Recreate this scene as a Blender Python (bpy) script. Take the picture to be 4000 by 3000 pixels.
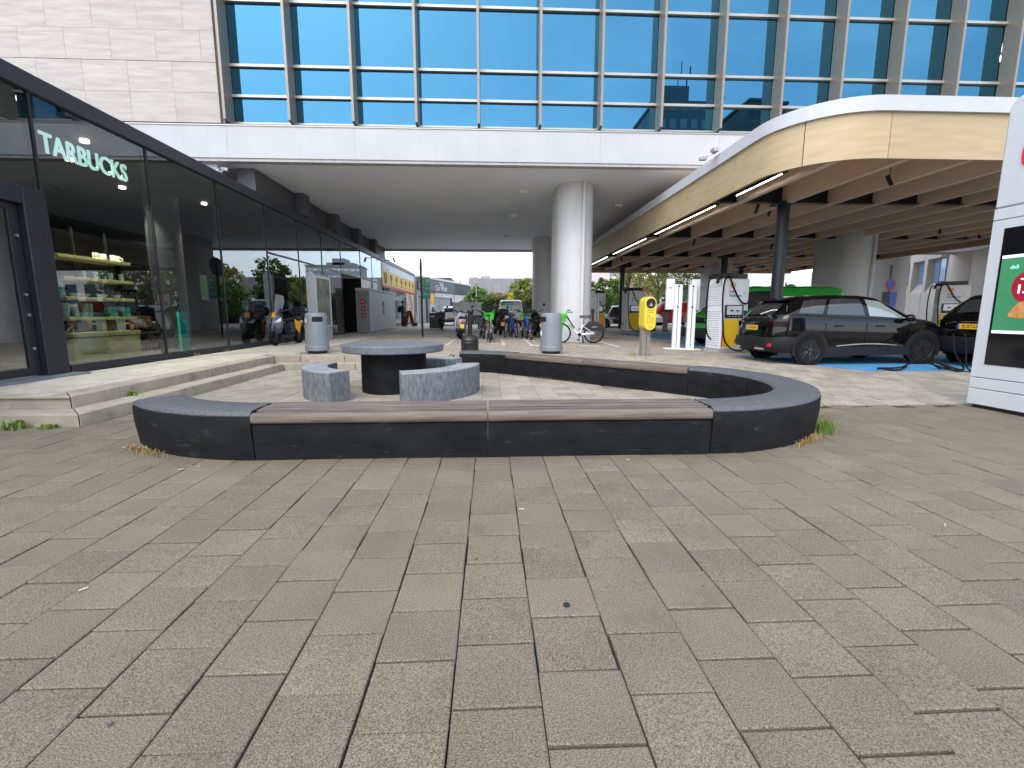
import bpy, bmesh, math, random
from mathutils import Vector, Matrix, noise as mnoise
for _o in list(bpy.data.objects): bpy.data.objects.remove(_o)
R = math.radians
S = bpy.context.scene
COL = S.collection
# ------------------------------------------------------------------ camera
cd = bpy.data.cameras.new('camera'); cam = bpy.data.objects.new('camera', cd); COL.objects.link(cam)
cd.sensor_width = 36; cd.lens = 36 * 1010 / 2212; cd.clip_end = 3000; cd.clip_start = 0.05
cam.location = (0, 0, 1.28); cam.rotation_euler = (R(90 - 8.64), 0, R(-2.69))
S.camera = cam
# ------------------------------------------------------------------ sky, sun, exposure
SUN_EL, SUN_AZ = 48, 205            # azimuth clockwise from +Y: behind the camera, slightly to the left
W = bpy.data.worlds.new('World'); S.world = W; W.use_nodes = True
nt = W.node_tree; nt.nodes.clear()
out = nt.nodes.new('ShaderNodeOutputWorld'); bg = nt.nodes.new('ShaderNodeBackground')
sky = nt.nodes.new('ShaderNodeTexSky'); sky.sky_type = 'NISHITA'; sky.sun_disc = False
sky.sun_elevation = R(SUN_EL); sky.sun_rotation = R(SUN_AZ); sky.air_density = 1.0; sky.dust_density = 1.6; sky.ozone_density = 1.5
tc = nt.nodes.new('ShaderNodeTexCoord'); mp = nt.nodes.new('ShaderNodeMapping'); mp.inputs['Scale'].default_value = (1.2, 1.2, 3.2)
no = nt.nodes.new('ShaderNodeTexNoise'); no.inputs['Scale'].default_value = 1.7; no.inputs['Detail'].default_value = 7; no.inputs['Roughness'].default_value = .55
rp = nt.nodes.new('ShaderNodeMapRange'); rp.inputs[1].default_value = .42; rp.inputs[2].default_value = .72; rp.inputs[3].default_value = .2; rp.inputs[4].default_value = .6
mx = nt.nodes.new('ShaderNodeMix'); mx.data_type = 'RGBA'; mx.inputs[7].default_value = (9.5, 9.8, 10.3, 1)
nt.links.new(tc.outputs['Generated'], mp.inputs[0]); nt.links.new(mp.outputs[0], no.inputs['Vector'])
nt.links.new(no.outputs[0], rp.inputs[0]); nt.links.new(rp.outputs[0], mx.inputs[0])
nt.links.new(sky.outputs[0], mx.inputs[6]); nt.links.new(mx.outputs[2], bg.inputs[0])
bg.inputs[1].default_value = 0.15
nt.links.new(bg.outputs[0], out.inputs[0])
sd = bpy.data.lights.new('sun', 'SUN'); sd.energy = 0.5; sd.angle = R(30); sd.color = (1, .96, .9)
so = bpy.data.objects.new('sun', sd); COL.objects.link(so)
_d = Vector((math.sin(R(SUN_AZ)) * math.cos(R(SUN_EL)), math.cos(R(SUN_AZ)) * math.cos(R(SUN_EL)), math.sin(R(SUN_EL))))
so.rotation_euler = _d.to_track_quat('Z', 'Y').to_euler(); so.location = _d * 60
S.render.engine = 'CYCLES'
S.view_settings.view_transform = 'Standard'; S.view_settings.look = 'None'; S.view_settings.gamma = 1
S.view_settings.use_curve_mapping = False; S.view_settings.exposure = 1.4
S.cycles.max_bounces = 10; S.cycles.glossy_bounces = 5; S.cycles.transparent_max_bounces = 10; S.cycles.diffuse_bounces = 7
rnd = random.Random(7)

# ------------------------------------------------------------------ materials
MATS = {}
def M(name, col, rough=.6, metal=0., var=.12, scale=6., bump=0., bscale=60., stretch=(1, 1, 1), col2=None, coat=0., emit=0., island=0., objr=0., spec=.5, speck=0., sscale=350., detail=5., trans=0., stain=None):
    if name in MATS: return MATS[name]
    m = bpy.data.materials.new(name); m.use_nodes = True; t = m.node_tree; L = t.links
    b = t.nodes['Principled BSDF']
    tc = t.nodes.new('ShaderNodeTexCoord'); oi = t.nodes.new('ShaderNodeObjectInfo')
    ad = t.nodes.new('ShaderNodeVectorMath'); ad.operation = 'MULTIPLY_ADD'
    cx = t.nodes.new('ShaderNodeCombineXYZ')
    for i in range(3): L.new(oi.outputs['Random'], cx.inputs[i])
    L.new(cx.outputs[0], ad.inputs[0]); ad.inputs[1].default_value = (37, 53, 71); L.new(tc.outputs['Object'], ad.inputs[2])
    mp = t.nodes.new('ShaderNodeMapping'); mp.inputs['Scale'].default_value = stretch; L.new(ad.outputs[0], mp.inputs[0])
    n = t.nodes.new('ShaderNodeTexNoise'); n.inputs['Scale'].default_value = scale; n.inputs['Detail'].default_value = detail; L.new(mp.outputs[0], n.inputs['Vector'])
    mr = t.nodes.new('ShaderNodeMapRange'); mr.inputs[1].default_value = .3; mr.inputs[2].default_value = .7; L.new(n.outputs[0], mr.inputs[0])
    mix = t.nodes.new('ShaderNodeMix'); mix.data_type = 'RGBA'
    c = Vector(col); c2 = Vector(col2) if col2 else c * (1 + var)
    mix.inputs[6].default_value = (*(c * (1 - var) if not col2 else c), 1); mix.inputs[7].default_value = (*c2, 1)
    L.new(mr.outputs[0], mix.inputs[0]); last = mix.outputs[2]
    def mul(last, fac_socket, lo, hi):
        r = t.nodes.new('ShaderNodeMapRange'); r.inputs[3].default_value = lo; r.inputs[4].default_value = hi; L.new(fac_socket, r.inputs[0])
        v = t.nodes.new('ShaderNodeVectorMath'); v.operation = 'SCALE'; L.new(last, v.inputs[0]); L.new(r.outputs[0], v.inputs['Scale']); return v.outputs[0]
    if island: 
        g = t.nodes.new('ShaderNodeNewGeometry'); last = mul(last, g.outputs['Random Per Island'], 1 - island, 1 + island)
    if objr: last = mul(last, oi.outputs['Random'], 1 - objr, 1 + objr)
    if speck:
        n3 = t.nodes.new('ShaderNodeTexNoise'); n3.inputs['Scale'].default_value = sscale; n3.inputs['Detail'].default_value = 2; L.new(ad.outputs[0], n3.inputs['Vector'])
        r3 = t.nodes.new('ShaderNodeMapRange'); r3.inputs[1].default_value = .3; r3.inputs[2].default_value = .7; L.new(n3.outputs[0], r3.inputs[0])
        last = mul(last, r3.outputs[0], 1 - speck, 1 + speck)
    if stain:      # (colour, scale, low, high, stretch, strength)
        sc_, ss, lo, hi, stt, stren = stain
        m4 = t.nodes.new('ShaderNodeMapping'); m4.inputs['Scale'].default_value = stt; L.new(ad.outputs[0], m4.inputs[0])
        n4 = t.nodes.new('ShaderNodeTexNoise'); n4.inputs['Scale'].default_value = ss; n4.inputs['Detail'].default_value = 8; n4.inputs['Roughness'].default_value = .65; L.new(m4.outputs[0], n4.inputs['Vector'])
        r4 = t.nodes.new('ShaderNodeMapRange'); r4.inputs[1].default_value = lo; r4.inputs[2].default_value = hi; r4.inputs[4].default_value = stren; L.new(n4.outputs[0], r4.inputs[0])
        x4 = t.nodes.new('ShaderNodeMix'); x4.data_type = 'RGBA'; L.new(r4.outputs[0], x4.inputs[0]); L.new(last, x4.inputs[6]); x4.inputs[7].default_value = (*sc_, 1); last = x4.outputs[2]
    L.new(last, b.inputs['Base Color'])
    b.inputs['Roughness'].default_value = rough; b.inputs['Metallic'].default_value = metal; b.inputs['Specular IOR Level'].default_value = spec
    if coat: b.inputs['Coat Weight'].default_value = coat; b.inputs['Coat Roughness'].default_value = .03
    if emit: L.new(last, b.inputs['Emission Color']); b.inputs['Emission Strength'].default_value = emit
    if trans: b.inputs['Transmission Weight'].default_value = trans
    if bump:
        n2 = t.nodes.new('ShaderNodeTexNoise'); n2.inputs['Scale'].default_value = bscale; n2.inputs['Detail'].default_value = 4; L.new(mp.outputs[0], n2.inputs['Vector'])
        bp = t.nodes.new('ShaderNodeBump'); bp.inputs['Strength'].default_value = bump; bp.inputs['Distance'].default_value = .01; L.new(n2.outputs[0], bp.inputs['Height']); L.new(bp.outputs[0], b.inputs['Normal'])
    MATS[name] = m; return m
def glass_mat(name, tint, ior=1.6, base=.05, gcol=(1, 1, 1), rough=0.):
    m = bpy.data.materials.new(name); m.use_nodes = True; t = m.node_tree; t.nodes.clear(); L = t.links
    o = t.nodes.new('ShaderNodeOutputMaterial'); tr = t.nodes.new('ShaderNodeBsdfTransparent'); gl = t.nodes.new('ShaderNodeBsdfGlossy')
    tr.inputs[0].default_value = (*tint, 1); gl.inputs['Color'].default_value = (*gcol, 1); gl.inputs['Roughness'].default_value = rough
    fr = t.nodes.new('ShaderNodeFresnel'); fr.inputs[0].default_value = ior
    ma = t.nodes.new('ShaderNodeMath'); ma.operation = 'ADD'; ma.use_clamp = True; ma.inputs[1].default_value = base; L.new(fr.outputs[0], ma.inputs[0])
    ge = t.nodes.new('ShaderNodeNewGeometry'); fm = t.nodes.new('ShaderNodeMath'); fm.operation = 'SUBTRACT'; fm.inputs[0].default_value = 1; L.new(ge.outputs['Backfacing'], fm.inputs[1])
    ff = t.nodes.new('ShaderNodeMath'); ff.operation = 'MULTIPLY'; L.new(ma.outputs[0], ff.inputs[0]); L.new(fm.outputs[0], ff.inputs[1])
    mx = t.nodes.new('ShaderNodeMixShader'); L.new(ff.outputs[0], mx.inputs[0]); L.new(tr.outputs[0], mx.inputs[1]); L.new(gl.outputs[0], mx.inputs[2]); L.new(mx.outputs[0], o.inputs[0])
    MATS[name] = m; return m
def coated_glass(name, gcol, dcol, fac):
    m = bpy.data.materials.new(name); m.use_nodes = True; t = m.node_tree; t.nodes.clear(); L = t.links
    o = t.nodes.new('ShaderNodeOutputMaterial'); tr = t.nodes.new('ShaderNodeBsdfTransparent'); gl = t.nodes.new('ShaderNodeBsdfGlossy')
    tr.inputs[0].default_value = (*dcol, 1); gl.inputs['Color'].default_value = (*gcol, 1); gl.inputs['Roughness'].default_value = 0.0
    tc = t.nodes.new('ShaderNodeTexCoord'); n = t.nodes.new('ShaderNodeTexNoise'); n.inputs['Scale'].default_value = .35; n.inputs['Detail'].default_value = 1; L.new(tc.outputs['Object'], n.inputs['Vector'])
    bp = t.nodes.new('ShaderNodeBump'); bp.inputs['Strength'].default_value = .12; bp.inputs['Distance'].default_value = .02; L.new(n.outputs[0], bp.inputs['Height']); L.new(bp.outputs[0], gl.inputs['Normal'])
    mx = t.nodes.new('ShaderNodeMixShader'); mx.inputs[0].default_value = fac; L.new(tr.outputs[0], mx.inputs[1]); L.new(gl.outputs[0], mx.inputs[2]); L.new(mx.outputs[0], o.inputs[0])
    MATS[name] = m; return m
# ------------------------------------------------------------------ mesh builder
class MB:
    def __init__(s): s.v = []; s.f = []
    def add(s, vs, fs):
        n = len(s.v); s.v += [tuple(p) for p in vs]; s.f += [tuple(i + n for i in q) for q in fs]; return s
    def box(s, x0, x1, y0, y1, z0, z1, mt=None):
        vs = [(x, y, z) for z in (z0, z1) for y in (y0, y1) for x in (x0, x1)]
        if mt: vs = [mt @ Vector(p) for p in vs]
        return s.add(vs, [(0, 2, 3, 1), (4, 5, 7, 6), (0, 1, 5, 4), (2, 6, 7, 3), (0, 4, 6, 2), (1, 3, 7, 5)])
    def loft(s, rings, closed=True, caps=True):
        n = len(rings[0]); base = len(s.v)
        for r in rings: s.v += [tuple(p) for p in r]
        for i in range(len(rings) - 1):
            for j in range(n if closed else n - 1):
                k = (j + 1) % n
                s.f.append((base + i * n + j, base + i * n + k, base + (i + 1) * n + k, base + (i + 1) * n + j))
        if caps and closed:
            s.f.append(tuple(base + j for j in range(n))[::-1]); e = base + (len(rings) - 1) * n; s.f.append(tuple(e + j for j in range(n)))
        return s
    def cyl(s, p0, p1, r0, r1=None, n=12, caps=True):
        p0 = Vector(p0); p1 = Vector(p1); r1 = r0 if r1 is None else r1
        d = (p1 - p0).normalized(); a = d.orthogonal().normalized(); b = d.cross(a)
        ring = lambda p, r: [p + (a * math.cos(2 * math.pi * i / n) + b * math.sin(2 * math.pi * i / n)) * r for i in range(n)]
        return s.loft([ring(p0, r0), ring(p1, r1)], True, caps)
    def tube(s, pts, r, n=8, caps=True, closed=False):
        P = [Vector(p) for p in pts]; m = len(P); rings = []; a = None
        for i, p in enumerate(P):
            if closed: d = (P[(i + 1) % m] - P[i - 1])
            else: d = (P[min(i + 1, m - 1)] - P[max(i - 1, 0)])
            d.normalize()
            if a is None: a = d.orthogonal().normalized()
            a = (a - d * a.dot(d)).normalized(); b = d.cross(a)
            rr = r[i] if isinstance(r, (list, tuple)) else r
            rings.append([p + (a * math.cos(2 * math.pi * k / n) + b * math.sin(2 * math.pi * k / n)) * rr for k in range(n)])
        if closed: rings.append(rings[0]); return s.loft(rings, True, False)
        return s.loft(rings, True, caps)
    def prism(s, poly, z0, z1):
        return s.loft([[(x, y, z0) for x, y in poly], [(x, y, z1) for x, y in poly]])
    def lathe(s, prof, n=24, c=(0, 0, 0)):
        return s.loft([[(c[0] + r * math.cos(2 * math.pi * i / n), c[1] + r * math.sin(2 * math.pi * i / n), c[2] + z) for i in range(n)] for r, z in prof])
    def ext(s, poly, o, ux, uy, d):      # polygon in plane (ux,uy) at o, extruded by vector d
        o = Vector(o); ux = Vector(ux); uy = Vector(uy); d = Vector(d)
        a = [o + ux * x + uy * y for x, y in poly]
        return s.loft([a, [p + d for p in a]])
    def sphere(s, c, r, n=12, m=8, sc=(1, 1, 1)):
        return s.loft([[(c[0] + r * sc[0] * math.sin(math.pi * (j + .02) / (m + .04)) * math.cos(2 * math.pi * i / n), c[1] + r * sc[1] * math.sin(math.pi * (j + .02) / (m + .04)) * math.sin(2 * math.pi * i / n), c[2] - r * sc[2] * math.cos(math.pi * (j + .02) / (m + .04))) for i in range(n)] for j in range(m + 1)])
    def quad(s, a, b, c, d): return s.add([a, b, c, d], [(0, 1, 2, 3)])
    def mat(s, mt, start=0):
        for i in range(start, len(s.v)): s.v[i] = tuple(mt @ Vector(s.v[i]))
        return s
    def mesh(s, name, mat, smooth=False, recalc=True):
        me = bpy.data.meshes.new(name); me.from_pydata(s.v, [], s.f)
        if recalc:
            bm = bmesh.new(); bm.from_mesh(me); bmesh.ops.recalc_face_normals(bm, faces=bm.faces); bm.to_mesh(me); bm.free()
        if smooth:
            for p in me.polygons: p.use_smooth = True
            me.set_sharp_from_angle(angle=R(38 if smooth is True else smooth))
        if mat: me.materials.append(mat)
        me.update(); return me
    def build(s, name, mat, parent=None, smooth=False, bevel=0., w=False, recalc=True, seg=2):
        if w and parent is not None:
            o = parent
            off = Vector((0, 0, 0))
            while o is not None: off += Vector(o.location); o = o.parent
            s.v = [(x - off.x, y - off.y, z - off.z) for x, y, z in s.v]
        ob = bpy.data.objects.new(name, s.mesh(name, mat, smooth, recalc)); COL.objects.link(ob)
        if parent: ob.parent = parent
        if bevel:
            b = ob.modifiers.new('bevel', 'BEVEL'); b.width = bevel; b.segments = seg; b.limit_method = 'ANGLE'; b.angle_limit = R(35)
        return ob
def tag(o, label=None, cat=None, group=None, kind=None):
    if label: o['label'] = label
    if cat: o['category'] = cat
    if group: o['group'] = group
    if kind: o['kind'] = kind
    return o
def thing(name, label, cat, loc=(0, 0, 0), rz=0., group=None):
    o = bpy.data.objects.new(name, None); COL.objects.link(o); o.empty_display_size = .2
    o.location = loc; o.rotation_euler = (0, 0, rz); return tag(o, label, cat, group)
def kids(o): return [c for c in bpy.data.objects if c.parent == o]
def copy_tree(o, loc, rz, label=None, group=None, parent=None):
    c = o.copy(); COL.objects.link(c)
    if parent is None: c.location = loc; c.rotation_euler = (0, 0, rz)
    else: c.parent = parent
    for k in kids(o): copy_tree(k, None, None, parent=c)
    if label: c['label'] = label
    if group: c['group'] = group
    return c
def put(me, name, parent, loc, rot=(0, 0, 0)):
    o = bpy.data.objects.new(name, me); COL.objects.link(o); o.location = loc; o.rotation_euler = rot; o.parent = parent; return o
def text(name, body, size, mat, parent, o, ux=(1, 0, 0), uy=(0, 0, 1), ext=.002, align='CENTER', bold=0., w=False, sx=1.):
    cu = bpy.data.curves.new('t', 'FONT'); cu.body = body; cu.size = size; cu.extrude = ext; cu.align_x = align; cu.align_y = 'CENTER'; cu.offset = bold; cu.resolution_u = 3
    to = bpy.data.objects.new('t', cu); COL.objects.link(to)
    me = bpy.data.meshes.new_from_object(to.evaluated_get(bpy.context.evaluated_depsgraph_get()))
    bpy.data.objects.remove(to); bpy.data.curves.remove(cu)
    ux = Vector(ux).normalized(); uy = Vector(uy).normalized(); n = ux.cross(uy); o = Vector(o)
    if w:
        q = parent
        while q is not None: o = o - Vector(q.location); q = q.parent
    for v in me.vertices: v.co = o + ux * v.co.x * sx + uy * v.co.y + n * v.co.z
    me.name = name; me.materials.clear(); me.materials.append(mat)
    ob = bpy.data.objects.new(name, me); COL.objects.link(ob); ob.parent = parent; return ob
def sm(t): t = max(0., min(1., t)); return t * t * (3 - 2 * t)
def lerp(a, b, t): return a + (b - a) * t
def interp(keys, x):
    if x <= keys[0][0]: return keys[0][1]
    for (a, va), (b, vb) in zip(keys, keys[1:]):
        if x <= b: return va + (vb - va) * (x - a) / (b - a)
    return keys[-1][1]
def zg(x, y):          # height of the upper pavement: 0.3 m above the sunken plaza, falling towards the charging bays
    drop = .16 * sm((x - 1) / 7) * (1 - sm((y - 16) / 8))
    z = .3 - drop
    if x > -.8: z *= sm((y - 5.9) / 4.2) if x > 1.5 else 1
    return z
black = M('black_plastic', (.012, .012, .013), .45, bump=.05)
blackmetal = M('black_metal', (.016, .017, .02), .38, .3)
rubber = M('rubber', (.006, .006, .0065), .75, bump=.2, bscale=120, spec=.2)
steel = M('steel', (.5, .5, .5), .3, .9)
chrome = M('chrome', (.7, .7, .72), .12, 1.)
white = M('white_paint', (.66, .67, .68), .35, var=.03)
# ================================================================== SETTING: ground
m_joint = M('joint_sand', (.03, .027, .018), .95, var=.35, scale=25, bump=.6, bscale=180)
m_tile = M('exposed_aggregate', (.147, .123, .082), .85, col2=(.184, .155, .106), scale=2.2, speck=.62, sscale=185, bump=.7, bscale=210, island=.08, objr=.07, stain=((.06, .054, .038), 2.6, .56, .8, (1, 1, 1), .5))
m_block = M('concrete_block', (.275, .236, .184), .88, col2=(.35, .305, .243), scale=3, speck=.22, sscale=140, bump=.45, bscale=90, island=.12, stain=((.13, .118, .1), 1.3, .55, .75, (1, 1, 1), .5))
m_asphalt = M('asphalt', (.24, .22, .19), .9, var=.2, scale=.6, speck=.25, sscale=90, bump=.4, bscale=120)
g = MB().quad((-900, -900, -.08), (900, -900, -.08), (900, 5.6, -.08), (-900, 5.6, -.08)).build('ground', m_asphalt, recalc=False); tag(g, 'grey ground reaching out to the horizon', 'ground', kind='structure')
# far forecourt and streets, on the upper level
fm = MB()
xs = [-900, -100, -30, -7, -3, 0, 3, 5, 7, 9, 11, 14, 18, 30, 100, 900]; ys = [20, 21, 22, 23, 24, 30, 60, 200, 900]
def sheet(mb, xs, ys, f, keep=lambda x, y: True):
    idx = {}
    def vi(i, j):
        if (i, j) not in idx: idx[(i, j)] = len(mb.v); mb.v.append((xs[i], ys[j], f(xs[i], ys[j])))
        return idx[(i, j)]
    for i in range(len(xs) - 1):
        for j in range(len(ys) - 1):
            if keep((xs[i] + xs[i + 1]) / 2, (ys[j] + ys[j + 1]) / 2): mb.f.append((vi(i, j), vi(i + 1, j), vi(i + 1, j + 1), vi(i, j + 1)))
sheet(fm, xs, ys, lambda x, y: zg(x, y) - .004)
tag(fm.build('forecourt', M('forecourt_paving', (.45, .4, .34), .9, var=.18, scale=1.2, speck=.2, sscale=30, bump=.3), recalc=False), 'paved forecourt behind the parked bikes and cars', 'forecourt', kind='structure')
sd_ = MB(); sheet(sd_, [14, 18, 24, 60, 900], [5.6, 8, 10, 12, 14, 17, 20], lambda x, y: zg(x, y) - .012)
sheet(sd_, [-900, -60, -6.8], [5.6, 12, 20], lambda x, y: .26)
tag(sd_.build('side_street', m_asphalt, recalc=False), 'grey asphalt beyond the charging bays', 'street', kind='structure')
def low(x, y):
    if y < 5.72: return True
    if x < -5.02: return False
    if y < 6.05: return True
    if y > 11.1: return False
    if x > -.9 and y > 10.35: return False
    if x > 2 and (x - 2) ** 2 + (y - 5.97) ** 2 < 1.72 ** 2: return True
    return x + y < 10.35
bed = MB(); bed.quad((-14, -3, -.03), (14, -3, -.03), (14, 11.3, -.03), (-14, 11.3, -.03))
plaza = tag(bed.build('plaza', m_joint, recalc=False), 'lower plaza of square speckled concrete pavers', 'pavement', kind='structure')
ub = MB(); sheet(ub, [-7 + .1 * i for i in range(211)], [5.7 + .1 * i for i in range(144)], lambda x, y: zg(x, y) - .028, lambda x, y: not low(x, y))
upper = tag(ub.build('upper_pavement', m_joint, recalc=False), 'upper pavement of small concrete blocks behind the benches', 'pavement', kind='structure')
# --- square pavers of the lower plaza: the 300 largest in the picture are parts, the others one field
def paver_mesh(seed, w=.2965, d=.289, h=.028):
    r = random.Random(seed); c = .005
    b = [(-w / 2, -d / 2), (w / 2, -d / 2), (w / 2, d / 2), (-w / 2, d / 2)]
    b = [(x + r.uniform(-.0016, .0016), y + r.uniform(-.0016, .0016)) for x, y in b]
    t = [(x - math.copysign(c, x), y - math.copysign(c, y)) for x, y in b]
    k = .0035
    return [(x, y, -h) for x, y in b] + [(x, y, -k) for x, y in b] + [(x, y, 0) for x, y in t]
PF = [(0, 1, 5, 4), (1, 2, 6, 5), (2, 3, 7, 6), (3, 0, 4, 7), (4, 5, 9, 8), (5, 6, 10, 9), (6, 7, 11, 10), (7, 4, 8, 11), (8, 9, 10, 11)]
pm = [MB().add(paver_mesh(k), PF).mesh('paver', m_tile) for k in range(5)]
cells = []
for i in range(-40, 46):
    x = -.135 + .15 + .3 * i
    off = [0, .15, .03, .18, .08, .22][i % 6]
    for j in range(-6, 40):
        y = 1.36 - .15 + .3 * j + off
        if not low(x, y) and not (x > 3.7 and y < 6.16): continue
        if (x < -4.82 and y > 5.52) or (y > 10.85 and x < -.8): continue
        if y < .75 and abs(x) > 3: continue
        if x > 3.75 and y > 6.16: continue
        cells.append((x, y))
def pxarea(c):
    x, y = c
    if y < .9 or abs(x - .05 * y) > y * 1.12 + .12: return 0
    if 4.0 < y < 7 and -3.4 < x < 4: return 0
    return 1 / y ** 3
cells.sort(key=pxarea, reverse=True)
pf = MB(); pin = MB()
m_tile2 = M('pale_slab_and_painted_sheen', (.27, .236, .184), .85, col2=(.34, .3, .238), scale=2.2, speck=.4, sscale=170, bump=.6, bscale=210, island=.15, stain=((.1, .09, .075), 2.6, .6, .8, (1, 1, 1), .45))  # own tone of the ramp slabs; on the inner pavers, grazing sheen painted in
for k, (x, y) in enumerate(cells):
    tz = rnd.uniform(-.0025, .0025); rx = rnd.gauss(0, .0035); ry = rnd.gauss(0, .0035)
    if k < 290: put(pm[rnd.randrange(5)], 'paver', plaza, (x, y, tz), (rx, ry, rnd.choice((0, math.pi / 2, math.pi)) + rnd.gauss(0, .004)))
    else:
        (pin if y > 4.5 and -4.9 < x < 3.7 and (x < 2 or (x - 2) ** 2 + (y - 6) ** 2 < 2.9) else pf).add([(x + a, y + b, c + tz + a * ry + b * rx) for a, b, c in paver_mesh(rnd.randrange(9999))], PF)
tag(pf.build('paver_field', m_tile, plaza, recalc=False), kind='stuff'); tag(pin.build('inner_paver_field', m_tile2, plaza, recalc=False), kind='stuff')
# --- blocks of the upper pavement (many thousands: one part)
bf = MB()
def block(x, y, w, d, h=.026):
    if low(x, y) : return
    a = .0035; z = rnd.uniform(-.002, .002)
    P = [(x - w / 2, y - d / 2), (x + w / 2, y - d / 2), (x + w / 2, y + d / 2), (x - w / 2, y + d / 2)]
    if any(low(p, q) for p, q in P): return
    Q = [(x + (p - x) * (1 - 2 * a / w), y + (q - y) * (1 - 2 * a / d)) for p, q in P]
    zz = [zg(p, q) + z for p, q in P]
    bf.add([(p, q, k - h) for (p, q), k in zip(P, zz)] + [(p, q, k - .003) for (p, q), k in zip(P, zz)] + [(p, q, k) for (p, q), k in zip(Q, zz)], PF)
keep_bf = bf; bf = MB(); j = 0; y = 6.22
while y < 9.4:                                      # square slabs laid in rows on the ramp beside the benches
    for i in range(0, 46):
        x = .9 + .303 * i + (.15 if j % 2 else 0) + .02 * math.sin(j * 2.3)
        if x < 13.9 and not (x < 4.2 and x + y > 10.4 + 2.2): block(x, y + .15, .283, .274)
    y += .3; j += 1
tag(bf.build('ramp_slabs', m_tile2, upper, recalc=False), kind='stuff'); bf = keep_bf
j = 0; y = 9.45
while y < 20:                                       # small interlocking blocks
    for i in range(0, 78):
        x = -4.55 + .24 * i + (.12 if j % 2 else 0)
        if x < 13.9 and (y > 9.44): block(x, y + .1, .224, .18)
    y += .2; j += 1
keep_bf = bf; bf = MB()
for i in range(5):                                  # square slabs along the shop front
    for k in range(50):
        x = -6.65 + .3 * i; y = 5.9 + .3 * k
        if x < -5.38 or y > 11.6: block(x, y + (.15 if i % 2 else 0), .287, .287)
for i in range(2):
    for k in range(29):
        block(-5.15 + .3 * i, 11.55 + .3 * k, .287, .287)
tag(bf.build('terrace_slabs', M('terrace_concrete', (.42, .365, .295), .85, col2=(.52, .46, .38), scale=3, speck=.18, sscale=120, bump=.3, bscale=90, island=.1, stain=((.2, .17, .135), 1.6, .58, .78, (1, 1, 1), .5)), upper, recalc=False), kind='stuff'); bf = keep_bf
tag(bf.build('paving_blocks', m_block, upper, recalc=False), kind='stuff')
# --- painted bay, white markings
m_blue = M('blue_road_paint', (.06, .25, .47), .8, var=.18, scale=5, bump=.2, stain=((.2, .2, .19), 4, .6, .75, (1, 1, 1), .45))
m_wmark = M('white_road_paint', (.72, .71, .68), .75, var=.08, scale=8, stain=((.3, .28, .24), 7, .58, .7, (1, 1, 1), .5))
def bay(pts, label):
    mb = MB(); x0, x1, y0, y1 = pts; n = 14
    for i in range(n):
        for j in range(n):
            q = []
            for a, b in ((0, 0), (1, 0), (1, 1), (0, 1)):
                v = (j + b) / n; x = lerp(x0 + .55 * (1 - v) ** 2 * 2, x1, (i + a) / n); y = lerp(y0, y1, v); q.append((x, y, zg(x, y) + .004))
            mb.add(q, [(0, 1, 2, 3)])
    o = mb.build('blue_bay', m_blue, recalc=False); return tag(o, label, 'bay marking', kind='structure')
bay((6.5, 13.9, 9.0, 12.2), 'blue painted charging bay under the black SUV')
bay((6.6, 13.9, 14.6, 17.8), 'blue painted charging bay under the green van')
bay((6.2, 13.9, 19.2, 22.5), 'blue painted charging bay by the far charger')
def mark(x0, y0, x1, y1, w, label='white painted line of the bike parking bays', name='painted_line'):
    d = Vector((x1 - x0, y1 - y0, 0)); n = Vector((-d.y, d.x, 0)).normalized() * w / 2; mb = MB(); K = max(1, int(d.length / .6))
    for k in range(K):
        a = Vector((x0, y0, 0)) + d * (k / K); b = Vector((x0, y0, 0)) + d * ((k + 1) / K)
        q = [a - n, b - n, b + n, a + n]; mb.add([(p.x, p.y, zg(p.x, p.y) + .005) for p in q], [(0, 1, 2, 3)])
    tag(mb.build(name, m_wmark, recalc=False), label, 'marking', kind='structure')
mark(-1.75, 16.7, 4.0, 16.7, .12)
mark(4.0, 16.7, 4.0, 14.3, .1, 'white painted line running from the bike bays towards the yellow bin')
for k in range(6):
    for x in (-1.32, .43, 1.28): mark(x, 14.35 + .55 * k, x, 14.65 + .55 * k, .1, 'short white dash of a dashed bike bay edge', 'painted_dash')
mark(1.2, 14.25, 1.75, 14.25, .22); mark(2.75, 14.4, 3.4, 14.4, .22); mark(-2.6, 18.6, -1.6, 18.6, .25); mark(-3.4, 22.5, -2.6, 27, .14); mark(-2.2, 24.5, -1.5, 24.5, .3)
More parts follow.
